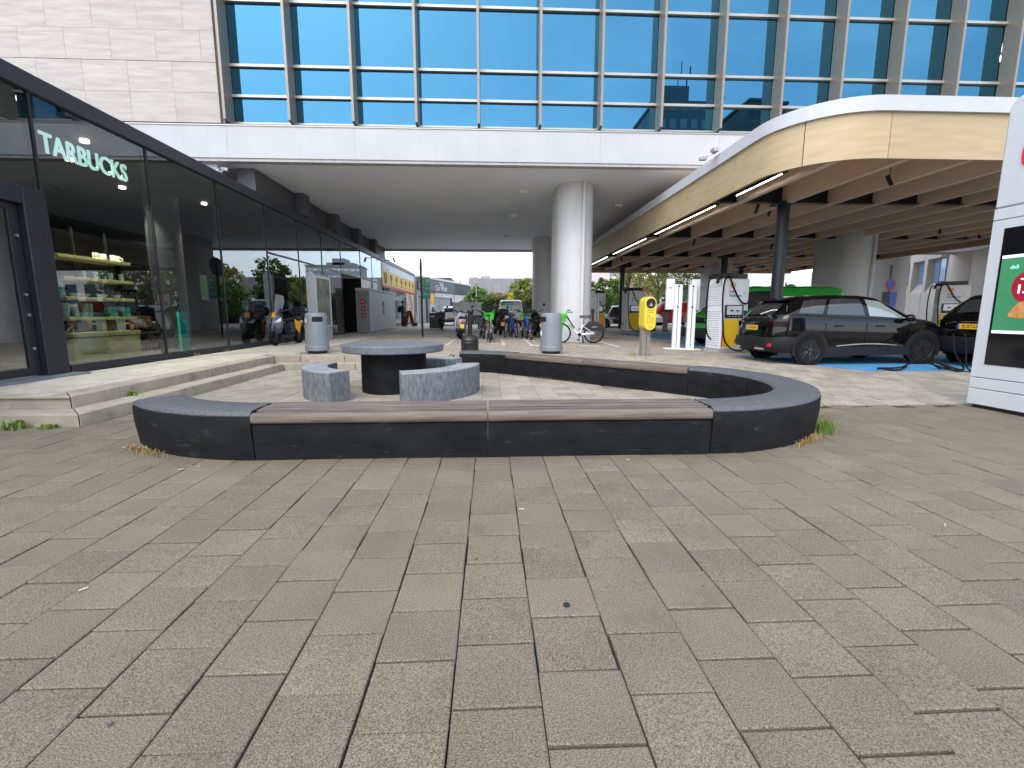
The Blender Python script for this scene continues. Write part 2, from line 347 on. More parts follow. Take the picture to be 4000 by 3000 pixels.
# --- stone steps
m_step = M('step_concrete', (.3, .254, .194), .85, col2=(.39, .336, .267), scale=4, speck=.16, sscale=120, bump=.35, bscale=70, objr=.07, stain=((.09, .085, .065), 2.2, .56, .72, (1, 1, 1.4), .7))
steps = thing('stone_steps', 'two shallow concrete steps with mossy risers below the shop terrace', 'steps', (-4.65, 5.4, 0))
def kerb(poly, z0, z1): MB().prism(poly, z0, z1).build('kerb_stone', m_step, steps, bevel=.014, w=True)
for (xo, yo, yb, z0, z1) in ((-4.65, 5.40, 10.70, 0, .15), (-5.0, 5.73, 11.06, .0, .3)):
    w_ = .352; g_ = .006
    ysx = [yo] + [yo + .75 + 1.0 * k for k in range(9) if yo + .75 + k < yb - .3] + [yb]
    for a, b in zip(ysx, ysx[1:]):
        pa = a + (w_ if a == yo else 0)
        kerb([(xo, a + g_ / 2), (xo, b - g_ / 2), (xo - w_, b - g_ / 2), (xo - w_, pa + g_ / 2)], z0 - .03, z1 + rnd.uniform(-.003, .003))
    xsx = [xo - 1.0 * k for k in range(9)]
    for a, b in zip(xsx, xsx[1:]):
        pa = a - (w_ if a == xo else 0)
        kerb([(a - g_ - (.004 if a == xo else 0), yo), (pa - g_, yo + w_), (b, yo + w_), (b, yo)], z0 - .03, z1 + rnd.uniform(-.003, .003))
    xe = -.95; xq = [xo + .001] + [xo + .6 + 1.0 * k for k in range(5) if xo + .6 + k < xe - .3] + [xe]
    for a, b in zip(xq, xq[1:]): kerb([(a, yb), (b - g_, yb), (b - g_, yb + w_), (a - (w_ if a == xq[0] else 0), yb + w_)], z0 - .03, z1 + rnd.uniform(-.003, .003))
# ================================================================== bench ring
m_dark = M('dark_concrete', (.007, .0073, .008), .75, col2=(.014, .0145, .016), scale=3.5, bump=.3, bscale=45, stretch=(1, 1, 1.6), stain=((.13, .13, .127), 9, .6, .8, (.6, .6, 2.2), .42), spec=.15)
m_top = M('worn_concrete', (.05, .052, .057), .6, col2=(.12, .125, .132), scale=16, bump=.8, bscale=60, stain=((.03, .03, .034), 16, .5, .66, (1, 1, 1), .75))
m_wood = M('weathered_hardwood', (.078, .062, .051), .75, col2=(.17, .14, .116), scale=26, bump=.6, bscale=70, stretch=(.07, 1, 1), objr=.12, stain=((.06, .045, .04), 18, .55, .7, (.1, 1, 1), .6))
def woodx(ang):      # grain runs along the bench
    return m_wood
BH = .44; BW = .47
def arc_bench(label, c, r0, a0, a1, n=12, ends=(0, 0)):
    t = thing('concrete_bench', label, 'bench', (c[0] + (r0 + .22) * math.cos((a0 + a1) / 2), c[1] + (r0 + .22) * math.sin((a0 + a1) / 2), 0))
    gp = .006 / r0; prof = [(.03, 0), (-.0, .25), (0, BH - .06), (.015, BH - .02), (.05, BH - .004), (BW / 2, BH), (BW - .06, BH - .004), (BW - .02, BH - .02), (BW, BH - .06), (BW + .0, .25), (BW - .03, 0)]
    rings = []
    for i in range(n + 1):
        a = lerp(a0 + gp, a1 - gp, i / n)
        rings.append([(c[0] + (r0 + p) * math.cos(a), c[1] + (r0 + p) * math.sin(a), z + (rnd.uniform(-.003, .003) if z > .4 else 0)) for p, z in prof])
    ob = MB().loft(rings).build('body', m_dark, t, smooth=50, w=True)
    tr = [[(c[0] + (r0 + p) * math.cos(a), c[1] + (r0 + p) * math.sin(a), z) for p, z in [(.008, BH - .045), (.004, BH - .035), (.018, BH - .012), (.05, BH + .002), (BW / 2, BH + .006), (BW - .06, BH + .002), (BW - .018, BH - .012), (BW - .004, BH - .035), (BW - .008, BH - .045)]] for a in [lerp(a0 + gp, a1 - gp, i / n) for i in range(n + 1)]]
    MB().loft(tr).build('worn_top', m_top, t, smooth=50, w=True)
def straight_bench(label, p, q, side):      # p->q along the outer edge, seat to the left of the direction
    p = Vector((*p, 0)); q = Vector((*q, 0)); d = (q - p).normalized(); n = Vector((-d.y, d.x, 0)); Ln = (q - p).length
    t = thing('wooden_bench', label, 'bench', p + d * Ln / 2 + n * BW / 2); t.rotation_euler = (0, 0, math.atan2(d.y, d.x))
    h = Ln / 2 - .002
    MB().loft([[(x, y - BW / 2, z) for y, z in [(.03, 0), (.012, .2), (.012, .325), (BW - .012, .325), (BW - .012, .2), (BW - .03, 0)]] for x in (-h, -h * .3, h * .3, h)]).build('body', m_dark, t)
    def slat(y0, y1, z0, z1, rr, hh):
        prof = []
        for (cy_, cz, a0) in ((y1 - rr, z1 - rr, 0), (y0 + rr, z1 - rr, 90), (y0 + rr, z0 + rr, 180), (y1 - rr, z0 + rr, 270)):
            for k in range(4): prof.append((cy_ + rr * math.cos(R(a0 + 30 * k)), cz + rr * math.sin(R(a0 + 30 * k))))
        N = 7; jit = [[rnd.uniform(-.0015, .0015) for _ in range(16)] for _ in range(N)]
        return MB().loft([[(lerp(-hh, hh, i / (N - 1)), y - BW / 2 + jit[i][k], z + jit[i][k]) for k, (y, z) in enumerate(prof)] for i in range(N)]).build('slat', m_wood, t, smooth=60)
    ys = [(-.018, .085, .332, BH - .016, .032)] + [(.101 + .0605 * k, .101 + .0605 * k + .04, .395, BH - .006 + .002 * k, .005) for k in range(4)] + [(BW - .13 + .0, BW + .018, .332, BH, .035)]
    for y0, y1, z0, z1, rr in ys: slat(y0, y1, z0, z1 + rnd.uniform(-.002, .002), rr, h - .002 - rnd.uniform(0, .003))
FY = 4.03; IN = 1.5; CX0, CX1 = -2.06, 2.0; CYR = FY + BW + IN
straight_bench('weathered slatted wooden bench between the open bench end and the middle joint', (CX0, FY), (-.025, FY), 1)
straight_bench('weathered slatted wooden bench ending at the curved bench corner', (-.025, FY), (CX1, FY), 1)
arc_bench('curved dark concrete bench end beside the concrete steps', (CX0, CYR), IN, R(-90 - 47), R(-90), 12)
lab = ['curved dark concrete bench corner with a grass tuft at its foot', 'outermost curved concrete bench piece facing the white totem', 'curved concrete bench piece joining the rear wooden bench']
for k in range(3): arc_bench(lab[k], (CX1, CYR), IN, R(-90 + 45 * k + (6 if k else 0)), R(-45 + 45 * k + (6 if k < 2 else 0)), 10)
e = Vector((math.cos(R(45)), math.sin(R(45)))); p0 = Vector((CX1, CYR)) + e * (IN + BW); dd = Vector((-.7071, .7071)); L1 = 1.93
p1 = p0 + dd * L1; p2 = p0 + dd * (2 * L1)
straight_bench('wooden bench of the rear side, next to the curved corner', p0, p1, 1)
straight_bench('wooden bench of the rear side, in front of the grey litter bin', p1, p2, 1)
c2 = p2 - e * (IN + BW)
arc_bench('dark concrete bench end in front of the black bollard', c2, IN, R(45), R(88), 10)
# ================================================================== round table and its seats
m_seat = M('rough_cast_concrete', (.085, .096, .112), .85, col2=(.2, .21, .225), scale=26, bump=1., bscale=60, stretch=(1, 1, .4), stain=((.08, .105, .14), 13, .48, .7, (1, 1, .35), .55))
TC = (-1.6, 7.86)
t = thing('round_table', 'round concrete table on a thick black pedestal inside the bench ring', 'table', (*TC, 0))
MB().lathe([(.53, 0), (.53, .3), (.525, .66)], 40).build('pedestal', m_dark, t, smooth=True)
MB().lathe([(.80, .655), (.815, .67), (.815, .765), (.80, .78), (.4, .782), (.02, .782)], 56).build('table_top', M('table_concrete', (.1, .108, .12), .5, col2=(.16, .17, .185), scale=18, bump=.4, bscale=60, stain=((.07, .075, .085), 9, .5, .7, (1, 1, 1), .6)), t, smooth=True)
for ca, lb in ((205, 'curved rough concrete seat between the round table and the steps'), (323, 'curved rough concrete seat stained blue, in front of the wooden bench side of the table'), (79, 'curved rough concrete seat behind the table towards the bollard')):
    t = thing('concrete_stool', lb, 'stool', (TC[0] + 1.25 * math.cos(R(ca)), TC[1] + 1.25 * math.sin(R(ca)), 0))
    def ring(a, r0, r1, z0, z1, k): return [(TC[0] + r * math.cos(a), TC[1] + r * math.sin(a), z) for r, z in ((r0, z0), (r1, z0), (r1 , z1 - k), (r1 - k, z1), (r0 + k, z1), (r0, z1 - k))]
    AA = [R(ca - 38 + 76 * i / 18) for i in range(19)]
    MB().loft([ring(a, 1.04, 1.42, 0, .432, .003) for a in AA]).build('body', m_seat, t, smooth=40, w=True)
    MB().loft([ring(a, 1.043, 1.417, .43, .448, .004) for a in AA]).build('smooth_top', M('seat_top', (.25, .26, .27), .65, var=.2, scale=5, bump=.15), t, smooth=40, w=True)
# ================================================================== glass shop building on the left
m_frame = M('anthracite_aluminium', (.028, .029, .036), .4, .4, var=.08)
m_fascia = M('dark_roof_trim', (.045, .045, .058), .45, .3, var=.08)
m_glass = glass_mat('shop_glass', (.64, .7, .7), 2.1, .02, (.9, .96, 1.))
m_int = M('shop_interior_wall', (.035, .035, .037), .8); m_intfloor = M('shop_floor', (.09, .085, .08), .5)
GX = -6.9; shop = thing('glass_shop', 'long low shop with a dark glass front and slim black roof edge', 'building', (GX, 5.0, .3))
def P(name, mb, mat, parent=shop, **k): return mb.build(name, mat, parent, w=True, **k)
P('floor', MB().box(-14, GX - .02, 2, 30.5, .25, .306), m_intfloor)
P('back_wall', MB().box(-14.2, -14, 2, 45, .2, 4.6), m_int)
P('ceiling', MB().box(-14, GX - .06, 2, 45, 4.42, 4.5), m_int)
P('end_wall', MB().box(-14, GX - .06, 1.8, 2.0, .2, 4.6), m_int)
P('partition', MB().box(-14, GX - .35, 22.55, 22.75, .3, 4.42), m_int)
P('roof', MB().box(-14.2, GX - .05, 1.8, 45, 4.5, 4.78), m_fascia)
P('roof_edge', MB().box(GX - .05, GX + .07, 2, 44.2, 4.56, 4.82), m_fascia, bevel=.01)
P('plinth', MB().box(GX - .05, GX + .045, 7.95, 22.6, .2, .43), m_frame, bevel=.006)
P('plinth', MB().box(GX - .05, GX + .045, 26.1, 31, .2, .43), m_frame)
MY = [7.9, 10.32, 12.74, 15.3, 17.75, 20.15, 22.65, 26.0, 28.5, 31.0]
for k, y in enumerate(MY):
    P('mullion', MB().box(GX - .1, GX + .018, y - .022, y + .022, .43, 4.56), m_frame)
for k, (a, b) in enumerate(zip(MY, MY[1:])):
    a += .022; b -= .022; tl = rnd.uniform(-.004, .004)
    def pane(z0, z1, mt=m_glass):
        P('glass_pane', MB().box(GX - .012 + tl, GX + .0 + tl, a, b, z0, z1), mt)
    if k < 3: pane(.43, 4.56)
    elif (k == 6): pane(3.17, 4.56)
    else: pane(.43, 3.11); pane(3.17, 4.56)
P('transom', MB().box(GX - .09, GX + .02, 15.32, 31.0, 3.11, 3.17), m_frame)
# entrance beside the shelves
P('door_frame', MB().box(GX - .1, GX + .09, 7.50, 7.878, .3, 3.12).box(GX - .1, GX + .09, 3.0, 7.5, 2.86, 3.12), m_frame, bevel=.012)
P('glass_pane', MB().box(GX - .012, GX, 3.0, 7.86, 3.14, 4.56), m_glass)
P('mullion', MB().box(GX - .1, GX + .018, 5.4, 5.44, 3.12, 4.56), m_frame)
for (a, b) in ((6.1, 7.49), (4.7, 6.08)):
    d = P('door', MB().box(GX - .07, GX - .01, a, a + .09, .34, 2.85).box(GX - .07, GX - .01, b - .16, b, .34, 2.85).box(GX - .07, GX - .01, a + .09, b - .16, 2.76, 2.85).box(GX - .07, GX - .01, a + .09, b - .16, .34, .46), m_frame, bevel=.005)
    P('door_pane', MB().box(GX - .05, GX - .035, a + .09, b - .16, .46, 2.76), m_glass, d)
    for z in (2.4, 1.55, 1.25, .75): P('door_fitting', MB().cyl((GX - .01, b - .08, z), (GX + .02, b - .08, z), .022, n=10), steel, d)
P('threshold', MB().box(GX - .1, GX + .35, 3.0, 7.95, .29, .325), M('threshold_stone', (.16, .17, .19), .5))
m_letter = M('sign_mint_white', (.62, .85, .78), .5, var=.03, emit=.55)
text('shop_lettering', 'TARBUCKS', .44, m_letter, shop, (GX - .12, 9.04, 3.93), (0, 1, 0), (0, 0, 1), .012, bold=.006, w=True, sx=.82)
# white/yellow/red sign band at the far end
m_yel = M('shop_yellow', (.72, .46, .03), .45, var=.04); m_red = M('sign_red', (.55, .03, .025), .45, var=.04)
bandlab = 0
for k in range(7):
    a = 31.03 + 1.87 * k; b = a + 1.85
    P('sign_panel', MB().box(GX - .06, GX + .03, a, b, 3.1, 4.06), m_yel); P('sign_panel', MB().box(GX - .06, GX + .026, a, b, 4.06, 4.56), M('sign_white', (.66, .68, .7), .45)); P('sign_panel', MB().box(GX - .06, GX + .036, a, b, 2.93, 3.1), m_red)
    if k == 0:
        pts = [(.28 * math.sin(u) * (1.15 if math.cos(u) > 0 else .8), .36 * math.cos(u)) for u in [2 * math.pi * i / 20 for i in range(20)]]
        P('shell_outline', MB().tube([(GX + .05, a + .95 + x, 3.58 + y) for x, y in pts], .022, 5, closed=True), m_red)
    else:
        P('sign_icon', MB().tube([(GX + .045, a + .9 + .22 * math.cos(u), 3.68 + .22 * math.sin(u)) for u in [math.pi * i / 5 for i in range(10)]], .016, 4, closed=True).box(GX + .03, GX + .045, a + .75, a + 1.05, 3.62, 3.72), M('icon_brown', (.22, .1, .02), .6))
        text('sign_text', ('Shop', 'Koffie', 'Toilet', 'Lucht', 'Water', 'Deli')[k - 1], .2, MATS['icon_brown'], shop, (GX + .04, a + .9, 3.28), (0, 1, 0), (0, 0, 1), w=True)
P('wall', MB().box(GX - .3, GX - .06, 31.02, 44.1, .25, 4.56), M('shop_end_wall', (.12, .12, .12), .6))
P('window', MB().box(GX - .06, GX - .03, 33.4, 39.3, .5, 2.93), M('shop_far_window', (.03, .06, .045), .08, var=.4, scale=.8))
P('poster', MB().box(GX - .03, GX + .0, 39.5, 43.6, .5, 2.9), M('food_poster', (.75, .66, .52), .5, col2=(.25, .12, .07), scale=1.1, detail=3))
P('door_opening', MB().box(GX - .06, GX + .01, 31.4, 33.2, .3, 2.9), M('dark_opening', (.008, .008, .008), .7))
P('light_arm', MB().tube([(GX + .05, 30.6, 4.7), (GX + .9, 30.6, 4.7)], .02, 6).cyl((GX + .85, 30.6, 4.72), (GX + .95, 30.6, 4.45), .06, n=8), black)
P('light_arm', MB().tube([(GX + .05, 31.9, 4.7), (GX + .55, 31.9, 4.7)], .02, 6), black)
# dark open doorway
P('doorway', MB().box(GX - 1.6, GX - 1.5, 22.7, 26, .3, 3.1).box(GX - 1.5, GX - .06, 25.9, 26, .3, 3.1), MATS['dark_opening'])
# interior downlights (lit in the photograph)
m_lamp = M('lamp_glow', (1, .86, .62), .4, var=0, emit=9.)
for k, (x, y) in enumerate(((-7.4, 9.5), (-8.6, 10.6), (-9.2, 12.8), (-8.2, 14.5), (-9.0, 7.2))):
    o = MB().cyl((0, 0, 0), (0, 0, -.05), .07, n=14).build('ceiling_lamp', m_lamp); o.location = (x, y, 4.42); tag(o, 'small warm ceiling lamp lit inside the glass shop', 'lamp', 'lamps in the shop')
    if k < 4:
        ld = bpy.data.lights.new('shop_downlight', 'SPOT'); ld.energy = 650 if k == 0 else 220; ld.spot_size = R(95); ld.spot_blend = .5; ld.color = (1, .9, .72); ld.shadow_soft_size = .07
        lo = bpy.data.objects.new('shop_downlight', ld); COL.objects.link(lo); lo.location = (x, y, 4.35)
# shelf unit with goods
m_shelf = M('pale_oak', (.6, .5, .2), .5, var=.12, scale=6, stretch=(1, .2, 1)); 
sh = thing('display_shelves', 'pale oak display shelves behind the shop window', 'shelves', (-7.65, 9.6, .3))
for z, (a, b) in ((2.31, (8.75, 10.42)), (1.93, (8.8, 10.42)), (1.57, (8.8, 10.42)), (1.2, (8.8, 10.42))):
    for (c, d) in ((a, 9.59), (9.63, b)): P('shelf', MB().box(-7.95, -7.5, c, d, z - .055, z), m_shelf, sh, bevel=.004)
for y in (9.61,): P('upright', MB().box(-7.98, -7.93, y - .015, y + .015, .35, 2.9), blackmetal, sh)
P('upright', MB().box(-7.98, -7.93, 8.74, 8.77, .35, 2.9), blackmetal, sh); P('upright', MB().box(-7.98, -7.93, 10.4, 10.43, .35, 2.9), blackmetal, sh)
for (c, d) in ((8.78, 9.59), (9.63, 10.42)):
    P('cupboard', MB().box(-7.98, -7.48, c, d, .4, .82), m_shelf, sh, bevel=.004); P('cupboard_top', MB().box(-8.0, -7.46, c, d, .84, .92), m_shelf, sh, bevel=.004)
m_mug = M('glazed_white', (.8, .86, .82), .25); m_cupg = M('green_cup', (.08, .42, .27), .3); m_brn = M('coffee_bag', (.2, .11, .05), .5, var=.3); m_teal = M('teal_gloss', (.03, .35, .32), .3)
def goods(name, mk, mat, spots, label, cat, grp):
    p0 = None
    for (y, z) in spots:
        if p0 is None: p0 = mk().build(name, mat, smooth=True); o = p0
        else: o = p0.copy(); COL.objects.link(o)
        o.location = (-7.68 + rnd.uniform(-.03, .06), y, z); o.rotation_euler = (0, 0, rnd.uniform(-.6, .6)); tag(o, label, cat, grp)
mug = lambda: MB().lathe([(.04, 0), (.052, .02), (.055, .1), (.05, .125), (.04, .125)], 14).tube([(.05, 0, .03), (.085, 0, .04), (.09, 0, .08), (.05, 0, .1)], .008, 6)
goods('mug', mug, m_mug, [(9.72, 2.31), (9.94, 2.31), (10.14, 2.31), (10.33, 2.31)], 'white mug on the top display shelf', 'mug', 'mugs on the top shelf')
goods('paper_cup', lambda: MB().lathe([(.032, 0), (.045, .13), (.047, .14), (.02, .14)], 14), m_mug, [(9.45, 1.93), (9.68, 1.93), (10.0, 1.93), (10.28, 1.93)], 'white paper cup on the second display shelf', 'cup', 'cups on the second shelf')
goods('flask', lambda: MB().lathe([(.05, 0), (.055, .03), (.055, .2), (.03, .26), (.025, .3), (.02, .31)], 14), M('mint_flask', (.35, .6, .45), .35), [(8.92, 1.57)], 'mint green flask on the third display shelf', 'flask', None)
goods('bowl', lambda: MB().lathe([(.04, 0), (.09, .06), (.095, .07), (.06, .07)], 16), m_mug, [(9.15, 1.57), (9.4, 1.57), (9.8, 1.57), (10.1, 1.57)], 'low white bowl on the third display shelf', 'bowl', 'bowls on the third shelf')
goods('tumbler', lambda: MB().lathe([(.045, 0), (.06, .24), (.062, .26), (.03, .27)], 16), M('patterned_tumbler', (.6, .66, .6), .35, col2=(.2, .3, .25), scale=30), [(8.93, 1.2), (9.1, 1.2), (9.28, 1.2), (9.46, 1.2)], 'tall patterned tumbler on the lowest display shelf', 'tumbler', 'tumblers on the lowest shelf')
goods('gift_box', lambda: MB().box(-.06, .06, -.08, .08, 0, .2), m_cupg, [(10.0, 1.2), (10.3, 1.2)], 'green gift box on the lowest display shelf', 'box', 'gift boxes on the lowest shelf')
goods('coffee_bag', lambda: MB().loft([[(x * k, y * kk, z) for x, y in ((-.04, -.09), (.04, -.09), (.04, .09), (-.04, .09))] for z, k, kk in ((0, 1, 1), (.1, 1.1, 1), (.2, .7, .95), (.26, .1, .9))]), m_brn, [(8.95, .92), (9.2, .92), (9.9, .92)], 'brown coffee bag standing on the display cupboard', 'coffee bag', 'coffee bags on the cupboard')
goods('cup_pack', lambda: MB().box(-.05, .05, -.1, .1, 0, .22), m_mug, [(9.68, .92), (10.15, .92)], 'pale wrapped cup pack standing on the display cupboard', 'pack', 'cup packs on the cupboard')
o = tag(MB().box(-.01, .01, -.16, .16, -.35, .35).build('green_poster', M('poster_lime', (.3, .42, .14), .5, var=.2, scale=7)), 'green poster hanging on the dark wall inside the shop', 'poster'); o.location = (-8.2, 14.1, 2.0)
o = thing('shop_pillar', 'dark round pillar inside the glass shop', 'pillar', (-8.9, 13.7, .3)); MB().cyl((0, 0, 0), (0, 0, 4.1), .4, n=24).build('shaft', M('pillar_dark', (.1, .1, .1), .5), o, smooth=True)
o = thing('menu_stand', 'teal upright menu board standing inside the shop window', 'menu board', (-7.5, 11.9, .306)); MB().box(-.03, .03, -.16, .16, .05, 1.0).build('board', m_teal, o); MB().box(-.15, .15, -.18, .18, 0, .05).build('foot', black, o)
for k, y in enumerate((11.3, 13.2)):
    o = thing('cafe_table', 'small round cafe table inside the shop window', 'table', (-9.2, y + .6, .306), group='cafe tables in the shop'); MB().cyl((0, 0, .7), (0, 0, .74), .35, n=20).build('table_top', m_shelf, o); MB().cyl((0, 0, .03), (0, 0, .7), .03).cyl((0, 0, 0), (0, 0, .03), .22, n=16).build('leg', blackmetal, o)
    for s_ in (-1, 1):
        c = thing('cafe_chair', 'dark cafe chair by a small round table inside the shop', 'chair', (-9.2, y + .6 + s_ * .62, .306), rz=0 if s_ < 0 else math.pi, group='cafe chairs in the shop')
        MB().box(-.2, .2, -.2, .2, .43, .47).build('seat', m_brn, c); MB().box(-.2, .2, -.21, -.18, .6, .9).build('backrest', m_brn, c)
        for a in (-.18, .18):
            for b in (-.18, .18): MB().cyl((a, b, 0), (a, b, .9 if b < 0 else .43), .014, n=6).build('leg', blackmetal, c)
# service boxes between shop roof and soffit
m_svc = M('service_box_grey', (.09, .09, .1), .6, var=.15)
t = thing('parapet_wall', 'dark grey service wall above the shop roof under the soffit', 'wall', (-7.2, 15.2, 4.8)); MB().box(-7.6, -7.08, 15.3, 33.1, 4.8, 5.6).build('wall', m_svc, t, w=True)
for y in (18.2, 21.8, 25.4, 29.0): MB().box(-7.08, -6.74, y, y + .55, 4.84, 5.6).build('rib', m_svc, t, w=True, bevel=.01)
o = thing('roof_pilaster', 'narrow white pilaster above the shop roof under the building edge', 'pilaster', (-8.2, 15.0, 4.8)); MB().box(-8.4, -7.95, 14.9, 15.15, 4.79, 5.6).build('shaft', white, o, w=True)
def cctv(label, loc, rz):
    t = thing('security_camera', label, 'camera', loc, rz); MB().box(-.05, .02, -.06, .06, -.06, .06).build('mount', white, t, bevel=.01)
    MB().tube([(0, 0, 0), (.1, 0, -.03), (.14, 0, .02)], .018, 6).build('arm', white, t)
    MB().cyl((.08, 0, .07), (.34, 0, .0), .05, n=12).build('housing', white, t, smooth=True, bevel=.006); MB().cyl((.335, 0, .001), (.345, 0, -.002), .04, n=12).build('lens', black, t)
cctv('white bullet camera high on the pilaster above the shop roof', (-7.92, 14.95, 5.42), R(-20))
cctv('white bullet camera just above the shop roof edge', (-7.92, 14.9, 5.18), R(-35))
# ================================================================== office building over the passage
bld = thing('office_building', 'large office block with blue glass and travertine bridging the passage', 'building', (-7.5, 14.6, 5.6))
B = lambda n, mb, mt, **k: P(n, mb, mt, bld, **k)
m_trav = M('travertine', (.37, .325, .29), .7, col2=(.47, .43, .4), scale=3.2, stretch=(.35, 1, 3), objr=.03, bump=.35, bscale=22, stain=((.32, .27, .24), 9, .55, .72, (.25, 1, 3.5), .55))
m_conc = M('painted_concrete_white', (.43, .435, .45), .6, var=.04, scale=1.5, stain=((.36, .36, .37), 2.5, .55, .8, (3, 1, .2), .5))
m_soff = M('soffit_render', (.83, .865, .92), .75, var=.03, scale=.4, stain=((.5, .5, .5), .5, .5, .8, (1, 1, 1), .2))
m_blue_gl = coated_glass('blue_coated_glass', (.058, .185, .275), (.16, .24, .3), .9)
m_alu = M('bronze_aluminium', (.24, .215, .175), .42, .35, var=.06); m_alul = M('pale_aluminium', (.42, .4, .36), .35, .5, var=.05)
FYB = 14.6
B('fascia', MB().box(-24, 46, FYB, FYB + .35, 5.68, 6.56), m_conc, bevel=.01)
B('drip_edge', MB().box(-24, 46, FYB + .03, FYB + .3, 5.6, 5.68), M('drip_grey', (.4, .38, .37), .7))
B('soffit', MB().box(-24, 46, FYB + .3, 33.2, 5.6, 5.7), m_soff)
B('far_edge', MB().box(-24, 46, 33.2, 33.5, 5.45, 6.6), m_conc)
B('floor_slab', MB().box(-24, 46, FYB + .35, 33.2, 5.75, 6.5), M('slab_dark', (.12, .12, .13), .7))
B('shadow_gap', MB().box(-24, 46, FYB + .06, FYB + .4, 6.56, 6.62), M('gap_dark', (.05, .05, .055), .6))
B('sill', MB().box(-7.46, 46, FYB + .41, 15.15, 6.6, 6.73), m_alu)
B('sill_flashing', MB().box(-24, 46, FYB - .02, FYB + .1, 6.545, 6.575), m_alul)
B('core_wall', MB().box(-24, 46, 16.6, 16.8, 6.5, 13.5), M('office_interior', (.1, .1, .11), .8))
B('office_ceiling', MB().box(-7.4, 46, 15.3, 16.6, 9.62, 9.7), M('office_ceiling', (.5, .5, .5), .8))
B('roof', MB().box(-24, 46, 14.7, 33.2, 13.4, 13.6), m_conc)
for i in range(12): B('fascia_joint', MB().box(-7.46 + 3.59 * i - .004, -7.46 + 3.59 * i + .004, FYB - .0025, FYB + .02, 5.69, 6.54), M('joint_grey', (.34, .34, .35), .8))
# travertine panels
px = -7.62; cols = 11; zs = [6.64, 7.43, 8.22, 9.02, 9.82, 10.62, 11.42, 12.2, 13.0]
B('backing_wall', MB().box(-24, -7.55, FYB + .18, FYB + .4, 6.62, 13.4), M('joint_dark', (.3, .26, .24), .8))
for j, (a, b) in enumerate(zip(zs, zs[1:])):
    off = [0, 0, .38, .8, .1, .6, .3, .9][j]; x1 = px
    while x1 > -21:
        x0 = x1 - (1.21 if x1 < px - .01 or off == 0 else off)
        B('stone_panel', MB().box(x0 + .003, x1 - .003, FYB + .08 + rnd.uniform(-.002, .002), FYB + .17, a + (.012 if j == 2 else .003), b - .003), m_trav)
        x1 = x0
# glass grid
GY = 15.1; GX0 = -7.46; MOD = 1.795; zr = [6.76, 7.51, 8.33, 10.02, 11.7]
for i in range(0, 21):
    x = GX0 + MOD * i
    fin = MB().ext([(0, 6.72), (0, 13.4), (.5, 13.4), (.5, 6.62)], (x - .035, FYB - .02, 0), (0, 1, 0), (0, 0, 1), (.07, 0, 0))
    B('fin', fin, m_alu)
for z in zr: B('transom', MB().box(GX0, GX0 + MOD * 20, GY - .09, GY + .04, z - .035, z + .035), m_alul)
for i in range(20):
    for j in range(4):
        x0 = GX0 + MOD * i + .037; x1 = x0 + MOD - .074; z0 = zr[j] + .036; z1 = zr[j + 1] - .036
        a = rnd.gauss(0, .0022); c = rnd.gauss(0, .0022)
        mb = MB().box(x0, x1, GY, GY + .012, z0, z1)
        mb.v = [(x, y + (x - (x0 + x1) / 2) * a + (z - (z0 + z1) / 2) * c, z) for x, y, z in mb.v]
        B('window_pane', mb, m_blue_gl)
B('upper_pane', MB().box(GX0, GX0 + MOD * 20, GY, GY + .012, 11.74, 13.4), m_blue_gl)
m_disc = M('office_lamp', (1, .97, .9), .5, var=0, emit=5.)
for k, (x, z) in enumerate(((-2.5, 8.2), (.35, 7.6), (16.3, 9.3))):
    o = MB().cyl((0, 0, 0), (0, 0, .05), .2, n=18).build('office_lamp', m_disc); o.location = (x, 15.7, z); tag(o, 'round lit ceiling lamp behind the blue office glass', 'lamp', 'lamps behind the office glass')
# soffit lights
for k, (x, y) in enumerate(((1.25, 17.6), (1.05, 21.7), (5.2, 19.6), (4.9, 22.8), (1.0, 27.5))):
    o = thing('soffit_light', 'flat square light fitting on the grey soffit', 'light', (x, y, 5.6), group='lights on the soffit'); MB().box(-.17, .17, -.2, .2, -.09, 0).build('housing', white, o, bevel=.012); MB().box(-.14, .14, -.17, .17, -.1, -.09).build('diffuser', M('frosted_cover', (.8, .8, .78), .4), o)
# piers
m_pier = M('pier_render', (.56, .565, .57), .6, var=.04, scale=1.2, stain=((.36, .36, .35), 2, .55, .8, (2, 2, .3), .5))
def pier(label, x, y, ln=2.5, w=1.27, pipe=True, r=.13):
    t = thing('pier', label, 'pillar', (x, y, zg(x, y - 1) if y < 20 else .3)); hw = w / 2; n = 14
    poly = [(hw * math.cos(math.pi + math.pi * i / n), -ln / 2 + hw + hw * math.sin(math.pi + math.pi * i / n)) for i in range(n + 1)] + [(hw * math.cos(math.pi * i / n), ln / 2 - hw + hw * math.sin(math.pi * i / n)) for i in range(n + 1)]
    h = 5.6 - t.location.z
    MB().prism(poly, -.03, h).build('shaft', m_pier, t, smooth=30)
    if pipe:
        MB().cyl((.2, -ln / 2 - .02, 0.0), (.2, -ln / 2 - .02, h), .065, n=12).build('drainpipe', m_pier, t, smooth=True)
        for z in (1.3, 2.6, 3.9): MB().cyl((.2, -ln / 2 - .02, z), (.2, -ln / 2 - .02, z + .05), .078, n=12).build('pipe_bracket', m_pier, t)
pier('round-ended white pier with drainpipe beside the white and green bike', 2.98, 17.5)
pier('round-ended pier standing behind the row of parked bikes', 3.25, 28.7, pipe=False)
pier('broad grey pier behind the green van under the canopy', 13.9, 18.3, pipe=True)
pier('grey pier behind the big charger under the canopy', 14.1, 29.3, pipe=False)
pier('grey pier beyond the broad pier, beside the concrete block', 24.9, 28.9, pipe=False)
pier('grey pier beside the street at the side edge of the canopy', 24.9, 18.3, pipe=False)
